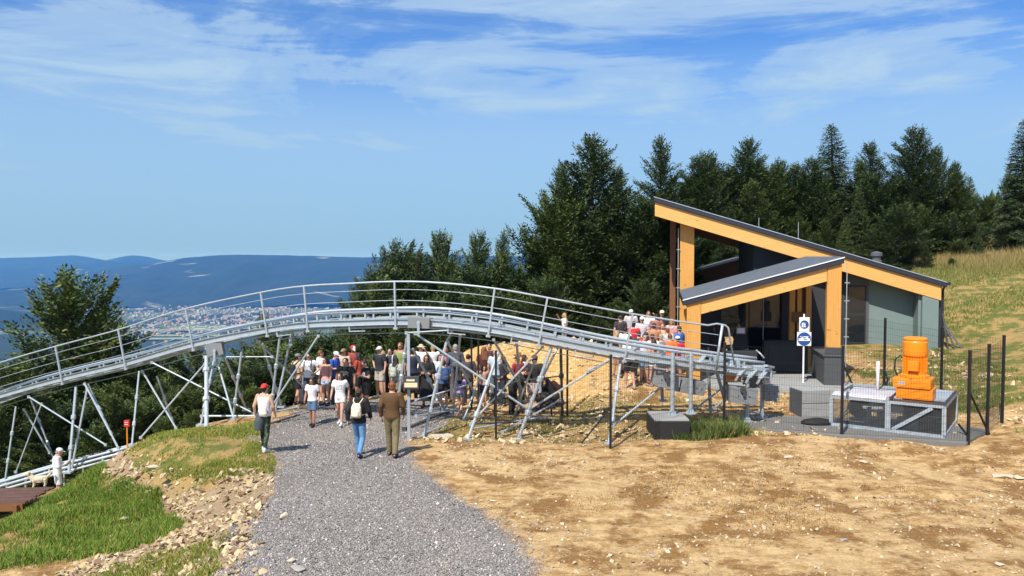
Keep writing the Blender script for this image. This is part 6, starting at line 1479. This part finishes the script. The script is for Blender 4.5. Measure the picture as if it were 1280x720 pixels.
P(429, 27.4, 160, 1.76, 'stand', ('tshirt', (0.55, 0.40, 0.30)), ('shorts', (0.2, 0.18, 0.15)), DK_, ('hair', 'brown'), 'man with olive cap half hidden behind the blue shirt man', [('cap', (0.24, 0.19, 0.10))], group=g2)
P(431, 24.6, 175, 1.76, 'stand', ('tshirt', 'print_black'), ('shorts', BLACK), DK_, ('hair', 'brown'), 'stocky man in black printed t-shirt behind the white clad girl', group=g2, wide=1.12)
P(441, 27.5, 165, 1.86, 'reach', ('tshirt', (0.30, 0.05, 0.04)), ('shorts', BLACK), DK_, ('hair', 'dark'), 'tall visitor in bright red cap holding a white phone up', [('cap', (0.65, 0.03, 0.03)), ('phone', WHITE)], group=g2, skin='skin_tan')
P(449, 26.6, 60, 1.66, 'phone', ('tshirt', (0.42, 0.06, 0.03)), ('shorts', BLACK), DK_, ('longhair', 'dark'), 'woman in rust red top just right of the red capped visitor', group=g2, skin='skin_tan')
P(457, 24.9, 130, 1.66, 'phone', ('tshirt', 'print_logo'), ('shorts', BLACK), DK_, ('hair', 'dark'), 'boy in black t-shirt with white emblem and black shorts', group=g2)
P(474, 27.4, 150, 1.80, 'hips', ('tshirt', (0.02, 0.025, 0.03)), ('shorts', (0.44, 0.40, 0.34)), SN, ('hair', 'dark'), 'man in white cap, black t-shirt and beige shorts standing apart', [('cap', WHITE)], group=g2)
P(487, 27.8, 170, 1.70, 'folded', ('tshirt', (0.035, 0.04, 0.06)), ('trousers', BLACK), DK_, ('hair', 'dark'), 'man in dark t-shirt right of the white capped man', [('strap', WHITE)], group=g2)
P(494, 26.0, -20, 1.60, 'stand', ('tshirt', (0.45, 0.45, 0.42)), ('shorts', (0.25, 0.22, 0.18)), DK_, ('longhair', 'dark'), 'dark haired visitor with pale green backpack seen from behind', [('backpack', (0.40, 0.44, 0.33))], group=g2)
P(500, 28.2, 165, 1.90, 'stand', ('tank', (0.26, 0.32, 0.10)), ('shorts', BLACK), DK_, ('hair', 'ginger'), 'tall person in olive green tank top behind the square post', group=g2, skin='skin_tan')
P(515, 26.8, 0, 1.80, 'stand', ('tshirt', (0.02, 0.025, 0.05)), ('trousers', BLACK), DK_, ('hair', 'dark'), 'man in navy t-shirt right behind the square post', group=g2)
P(526, 28.2, 175, 1.80, 'reach', ('tshirt', WHITE), ('trousers', BLACK), DK_, ('hair', 'dark'), 'person in white t-shirt and beige sun hat with one arm raised', [('sunhat', (0.55, 0.46, 0.32))], group=g2)
P(533, 25.6, 178, 1.74, 'folded', ('dress', (0.008, 0.008, 0.010)), None, DK_, ('longhair', 'dark'), 'woman in long black dress with folded arms right of the notice box', group=g2, skin='skin_tan')
P(541, 28.4, 20, 1.78, 'stand', ('tshirt', WHITE), ('shorts', (0.2, 0.2, 0.22)), DK_, ('hair', 'blond'), 'blond man in white t-shirt seen from behind', group=g2)
P(549, 27.2, -160, 1.6, 'stand', ('tshirt', WHITE), ('trousers', (0.15, 0.2, 0.3)), SN, ('longhair', 'brown'), 'child in white t-shirt behind the black dress woman', group=g2)
P(557, 27.8, 170, 1.80, 'phone', ('tshirt', (0.50, 0.16, 0.20)), ('trousers', BLACK), DK_, ('hair', 'dark'), 'visitor in rose shirt with red and white cap', [('cap', (0.60, 0.05, 0.06))], group=g2)
P(554, 25.4, 25, 1.60, 'stand', ('tshirt', (0.045, 0.10, 0.24)), ('shorts', BLACK), (0.06, 0.08, 0.12), ('hair', 'brown'), 'boy in dark blue t-shirt and black shorts before the leaning leg', [('backpack', (0.04, 0.07, 0.16))], group=g2)
P(569, 27.2, 10, 1.94, 'stand', ('longsleeve', (0.06, 0.075, 0.105)), ('trousers', (0.12, 0.12, 0.13)), DK_, ('hair', 'grey'), 'tall man in slate blue jacket seen from behind', [('backpack', (0.10, 0.11, 0.13))], group=g2)
P(575, 24.9, -15, 1.26, 'walk', ('tshirt', (0.42, 0.28, 0.48)), ('hotpants', (0.16, 0.20, 0.24)), (0.4, 0.3, 0.3), ('longhair', 'dark'), 'small girl in lilac t-shirt and denim shorts', [('strap', (0.05, 0.03, 0.08))], group=g2)
P(585, 26.2, 12, 1.70, 'stand', ('longsleeve', (0.055, 0.05, 0.055)), ('trousers', (0.02, 0.02, 0.03)), DK_, ('bun', 'brown'), 'woman in dark grey top and black trousers right of the lilac girl', group=g2)
P(604, 25.9, -150, 1.36, 'stand', ('tshirt', (0.62, 0.34, 0.24)), ('shorts', (0.04, 0.04, 0.06)), (0.3, 0.1, 0.1), ('longhair', 'brown'), 'child in peach coloured top with dark shorts before the earth bank', [('backpack', (0.60, 0.33, 0.25))], group=g2)
P(605, 27.6, 20, 1.86, 'stand', ('tshirt', (0.10, 0.03, 0.02)), ('trousers', BLACK), DK_, ('longhair', 'ginger'), 'woman with long auburn hair standing behind the peach clad child', group=g2, skin='skin_tan')
P(619, 26.6, -30, 1.84, 'stand', ('tshirt', (0.45, 0.55, 0.66)), ('trousers', (0.11, 0.14, 0.19)), DK_, None, 'bald man in light blue shirt and dark jeans behind the slanting leg', group=g2)
P(640, 24.8, -110, 1.74, 'bend', ('tshirt', (0.016, 0.016, 0.018)), ('trousers', (0.02, 0.02, 0.025)), DK_, ('hair', 'brown'), 'man in black bending forward at the crossing braces', [('handbag', (0.50, 0.03, 0.04))], group=g2)
P(668, 24.9, -20, 1.80, 'stand', ('tshirt', (0.022, 0.018, 0.018)), ('shorts', (0.62, 0.64, 0.68)), DK_, ('hair', 'brown'), 'broad man in black t-shirt and white shorts with brown cap behind the thick leg', [('capback', (0.16, 0.07, 0.035))], group=g2, wide=1.2)
P(655, 26.4, -90, 1.62, 'stand', ('tshirt', WHITE), ('leggings', BLACK), SN, ('longhair', 'brown'), 'woman in white top half hidden behind the broad man', group=g2)
P(680, 25.0, 100, 1.60, 'crouch', ('tshirt', (0.10, 0.07, 0.05)), ('trousers', BLACK), DK_, ('longhair', 'blond'), 'fair haired visitor crouching low left of the black clad croucher', group=g2)
P(694, 25.2, 85, 1.80, 'crouch', ('hoodie', (0.012, 0.012, 0.014)), ('trousers', BLACK), DK_, ('hair', 'dark'), 'visitor all in black crouching by the dark back leg', [('backpack', (0.04, 0.01, 0.01))], group=g2, wide=1.15)
P(612, 28.4, 160, 1.76, 'folded', ('tshirt', (0.05, 0.03, 0.03)), ('trousers', BLACK), DK_, ('hair', 'dark'), 'dark clad man behind the bald man in light blue', group=g2)
P(629, 26.0, 100, 1.66, 'hips', ('longsleeve', (0.03, 0.03, 0.04)), ('trousers', (0.03, 0.03, 0.04)), DK_, ('longhair', 'dark'), 'woman in dark clothes between the bald man and the bending man', group=g2)
P(648, 25.8, 40, 1.70, 'phone', ('tshirt', (0.30, 0.03, 0.04)), ('trousers', (0.02, 0.02, 0.03)), DK_, ('hair', 'brown'), 'visitor in dark red shirt behind the bending man', group=g2)
P(478, 28.8, 150, 1.70, 'reach', ('tshirt', (0.55, 0.5, 0.45)), ('shorts', (0.10, 0.12, 0.16)), DK_, ('longhair', 'blond'), 'fair haired woman far back between the white capped man and his neighbour', group=g2)
P(420, 28.6, 20, 1.72, 'stand', ('tshirt', (0.45, 0.10, 0.08)), ('shorts', BLACK), DK_, ('hair', 'dark'), 'visitor in brick red shirt far back in the left group', group=g2)
P(378, 28.4, 130, 1.66, 'stand', ('tshirt', (0.20, 0.22, 0.26)), ('trousers', (0.05, 0.06, 0.1)), DK_, ('longhair', 'brown'), 'woman in grey shirt behind the sunglasses man', group=g2)
# lower halves seen below the right part of the track
P(788, 25.6, 15, 1.74, 'stride', ('tshirt', WHITE), ('shorts', BLACK), (0.5, 0.35, 0.28), ('hair', 'brown'), 'man with white shirt hem and black shorts seen below the track', group=g2)
P(806, 26.4, -170, 1.66, 'stand', ('tshirt', (0.72, 0.76, 0.80)), ('shorts', (0.14, 0.28, 0.44)), (0.2, 0.12, 0.1), ('hair', 'dark'), 'child in blue denim shorts seen below the track', group=g2)
P(818, 26.0, 30, 1.60, 'stand', ('tshirt', (0.55, 0.28, 0.2)), ('hotpants', (0.7, 0.68, 0.66)), (0.3, 0.2, 0.15), ('longhair', 'brown'), 'girl in pale shorts left of the first concrete weight', group=g2)
# queue on the higher ground before the hut
g3 = 'visitors packed in the queue before the hut'
QZ = 0.72
Q = [(706, 34.0, 90, 1.66, 'reach', ('tshirt', WHITE), ('shorts', (.3, .3, .35)), ('longhair', 'blond'), 'blond woman in white top alone at the left behind the handrail', (), 1.0),
     (771, 27.6, -60, 1.68, 'stand', ('tank', (0.012, 0.012, 0.014)), ('hotpants', WHITE), ('longhair', 'blond'), 'long haired blonde in black top and white shorts at the front of the queue', (), None),
     (782, 28.0, -30, 1.66, 'stand', ('tshirt', WHITE), ('shorts', BLACK), ('hair', 'dark'), 'dark haired visitor in white shirt next to the blonde', (), None),
     (792, 28.2, -10, 1.72, 'stand', ('tshirt', (0.62, 0.02, 0.03)), ('shorts', BLACK), ('hair', 'dark'), 'man in bright red t-shirt left in the packed queue', (), None),
     (803, 29.0, 170, 1.74, 'stand', ('tshirt', (0.62, 0.52, 0.56)), ('shorts', BLACK), ('hair', 'dark'), 'visitor in pale mauve shirt facing the camera', (('cap', WHITE),), None),
     (811, 30.4, 175, 1.84, 'reach', ('tshirt', WHITE), ('trousers', BLACK), ('hair', 'brown'), 'person in white far back in the queue', (), None),
     (799, 27.0, 5, 1.62, 'stand', ('tshirt', (0.05, 0.05, 0.055)), ('trousers', BLACK), ('hair', 'brown'), 'visitor with dark grey backpack behind the red shirt', (('backpack', (0.05, 0.055, 0.06)),), None),
     (808, 26.8, 10, 1.64, 'stand', ('tshirt', (0.62, 0.07, 0.03)), ('shorts', BLACK), ('longhair', 'brown'), 'brown haired woman in orange red t-shirt', (), None),
     (816, 26.5, 0, 1.66, 'stand', ('tshirt', WHITE), ('shorts', BLACK), ('hair', 'brown'), 'brown haired man in plain white t-shirt seen from behind', (), None),
     (827, 26.6, 5, 1.68, 'stand', ('tshirt', 'plaid'), ('shorts', DN), ('hair', 'blond'), 'fair man in grey checked shirt', (), None),
     (838, 26.6, -5, 1.70, 'stand', ('tshirt', (0.80, 0.16, 0.03)), ('shorts', BLACK), ('hair', 'ginger'), 'ginger man in bright orange t-shirt', (), None),
     (848, 26.8, 10, 1.62, 'stand', ('tshirt', (0.60, 0.015, 0.03)), ('shorts', BLACK), ('hair', 'dark'), 'visitor in crimson t-shirt with a white cap at the timber post', (('cap', WHITE),), None),
     (818, 28.2, 0, 1.72, 'stand', ('tshirt', (0.48, 0.22, 0.12)), ('shorts', BLACK), ('hair', 'brown'), 'tanned visitor with brown hair in the second row', (), None),
     (829, 28.4, 160, 1.74, 'stand', ('tank', (0.62, 0.35, 0.25)), ('shorts', BLACK), ('longhair', 'ginger'), 'red haired woman in salmon top in the second row', (), None),
     (821, 30.0, 0, 1.80, 'stand', ('tshirt', (0.35, 0.12, 0.1)), ('shorts', BLACK), ('hair', 'dark'), 'dark haired man in maroon shirt in the third row', (), None),
     (828, 31.5, 170, 1.96, 'stand', ('tshirt', (0.03, 0.03, 0.035)), ('shorts', BLACK), ('hair', 'dark'), 'tall visitor with yellow white cap rising above the queue', (('cap', (0.8, 0.75, 0.5)),), None),
     (840, 29.2, -40, 1.82, 'stand', ('tshirt', (0.65, 0.30, 0.28)), ('shorts', DN), ('hair', 'blond'), 'blond man in pink shirt by the brown timber column', (('strap', WHITE),), None),
     (850, 28.4, 40, 1.70, 'stand', ('tshirt', (0.05, 0.16, 0.50)), ('shorts', BLACK), ('hair', 'brown'), 'visitor in blue shirt by the brown timber column', (), None),
     (835, 27.8, 20, 1.66, 'stand', ('tshirt', (0.60, 0.60, 0.58)), ('shorts', BLACK), ('hair', 'ginger'), 'red haired child in pale shirt between orange and checked shirts', (), None),
     (776, 29.5, 10, 1.66, 'stand', ('tshirt', (0.05, 0.04, 0.04)), ('shorts', BLACK), ('hair', 'brown'), 'brown haired visitor in dark shirt behind the blonde', (), None),
     (789, 30.0, 175, 1.72, 'stand', ('tshirt', (0.55, 0.5, 0.5)), ('shorts', BLACK), ('hair', 'grey'), 'grey haired visitor far back left in the queue', (('cap', (0.7, 0.7, 0.68)),), None)]
for (u, Y, fc, h, kd, tp_, bt, hr, lab, ex, z_) in Q:
    x = (u - 640) / F * Y; zt_ = float(height(np.array([x]), np.array([Y]))[0])
    P(u, Y, fc, h, kd, tp_, bt, DK_, hr, lab, ex, group=g3, skin=random.choice(['skin_fair', 'skin_tan']))
# staff in the shade of the awning
P(896, 29.3, 0, 1.82, 'stand', ('hoodie', BLACK), ('trousers', BLACK), DK_, ('hair', 'dark'), 'attendant in black standing in the shade at the left awning post', z=0.59)
P(927, 30.2, 30, 1.88, 'folded', ('hoodie', (0.02, 0.012, 0.012)), ('trousers', BLACK), DK_, ('hair', 'dark'), 'attendant in black standing deeper under the awning beside the console', z=0.59)
P(66, 23.6, -60, 1.66, 'phone', ('longsleeve', (0.78, 0.76, 0.76)), ('shorts', WHITE), (0.2, 0.1, 0.1), ('hair', 'grey'), 'visitor in white clothes and white cap standing below the terrace at the left', [('cap', WHITE)], z=at(66, 557, 23.6).z - 1.70)
bpy.data.collections.remove(TMPC)
# small dog
dp = at(50, 608, 23.2)
DG = thing('dog', 'small fluffy cream dog beside the white clad visitor', 'dog', tuple(dp), R(20))
TMPC = bpy.data.collections.new('scratch'); COL.children.link(TMPC)
b_ = PB(); b_.loft([(V3((-.20, 0, .24)), .001, .08, V3((0, 0, 1)))] * 0 or [(V3((0, 0, .2)), .001, .001, V3((0, 1, 0)))] * 0 or [(V3((0, 0, .12)), .12, .08, V3((0, 1, 0))), (V3((0, 0, .22)), .22, .11, V3((0, 1, 0))), (V3((0, 0, .30)), .18, .09, V3((0, 1, 0)))])
b_.cone((-.16, 0, .24), .09, (-.27, 0, .36), .065); b_.ell((-.30, 0, .40), .085, .075, .075); b_.cone((-.34, 0, .38), .045, (-.42, 0, .36), .028)
for sy in (-1, 1): b_.ell((-.28, sy * .07, .42), .03, .02, .06)
for sx in (-.15, .14):
    for sy in (-1, 1): b_.cone((sx, sy * .06, .2), .045, (sx + .01, sy * .06, .10), .03); b_.cone((sx + .01, sy * .06, .10), .03, (sx - .01, sy * .06, .02), .03)
b_.cone((.2, 0, .28), .04, (.30, 0, .38), .03); b_.cone((.30, 0, .38), .03, (.24, 0, .46), .025)
mat('fur_cream', (0.72, 0.60, 0.42), 0.95, 0, 0.2, 14, 1.0, 30)
obj('body', b_.fuse('body', .014), 'fur_cream', DG)
q = MB(); q.lathe([(.001, -.43), (.012, -.425), (.012, -.41)], n=6); q.v = [(c, a, b + .365) for a, b, c in q.v]; q.build('nose', 'rubber_black', DG)
bpy.data.collections.remove(TMPC)
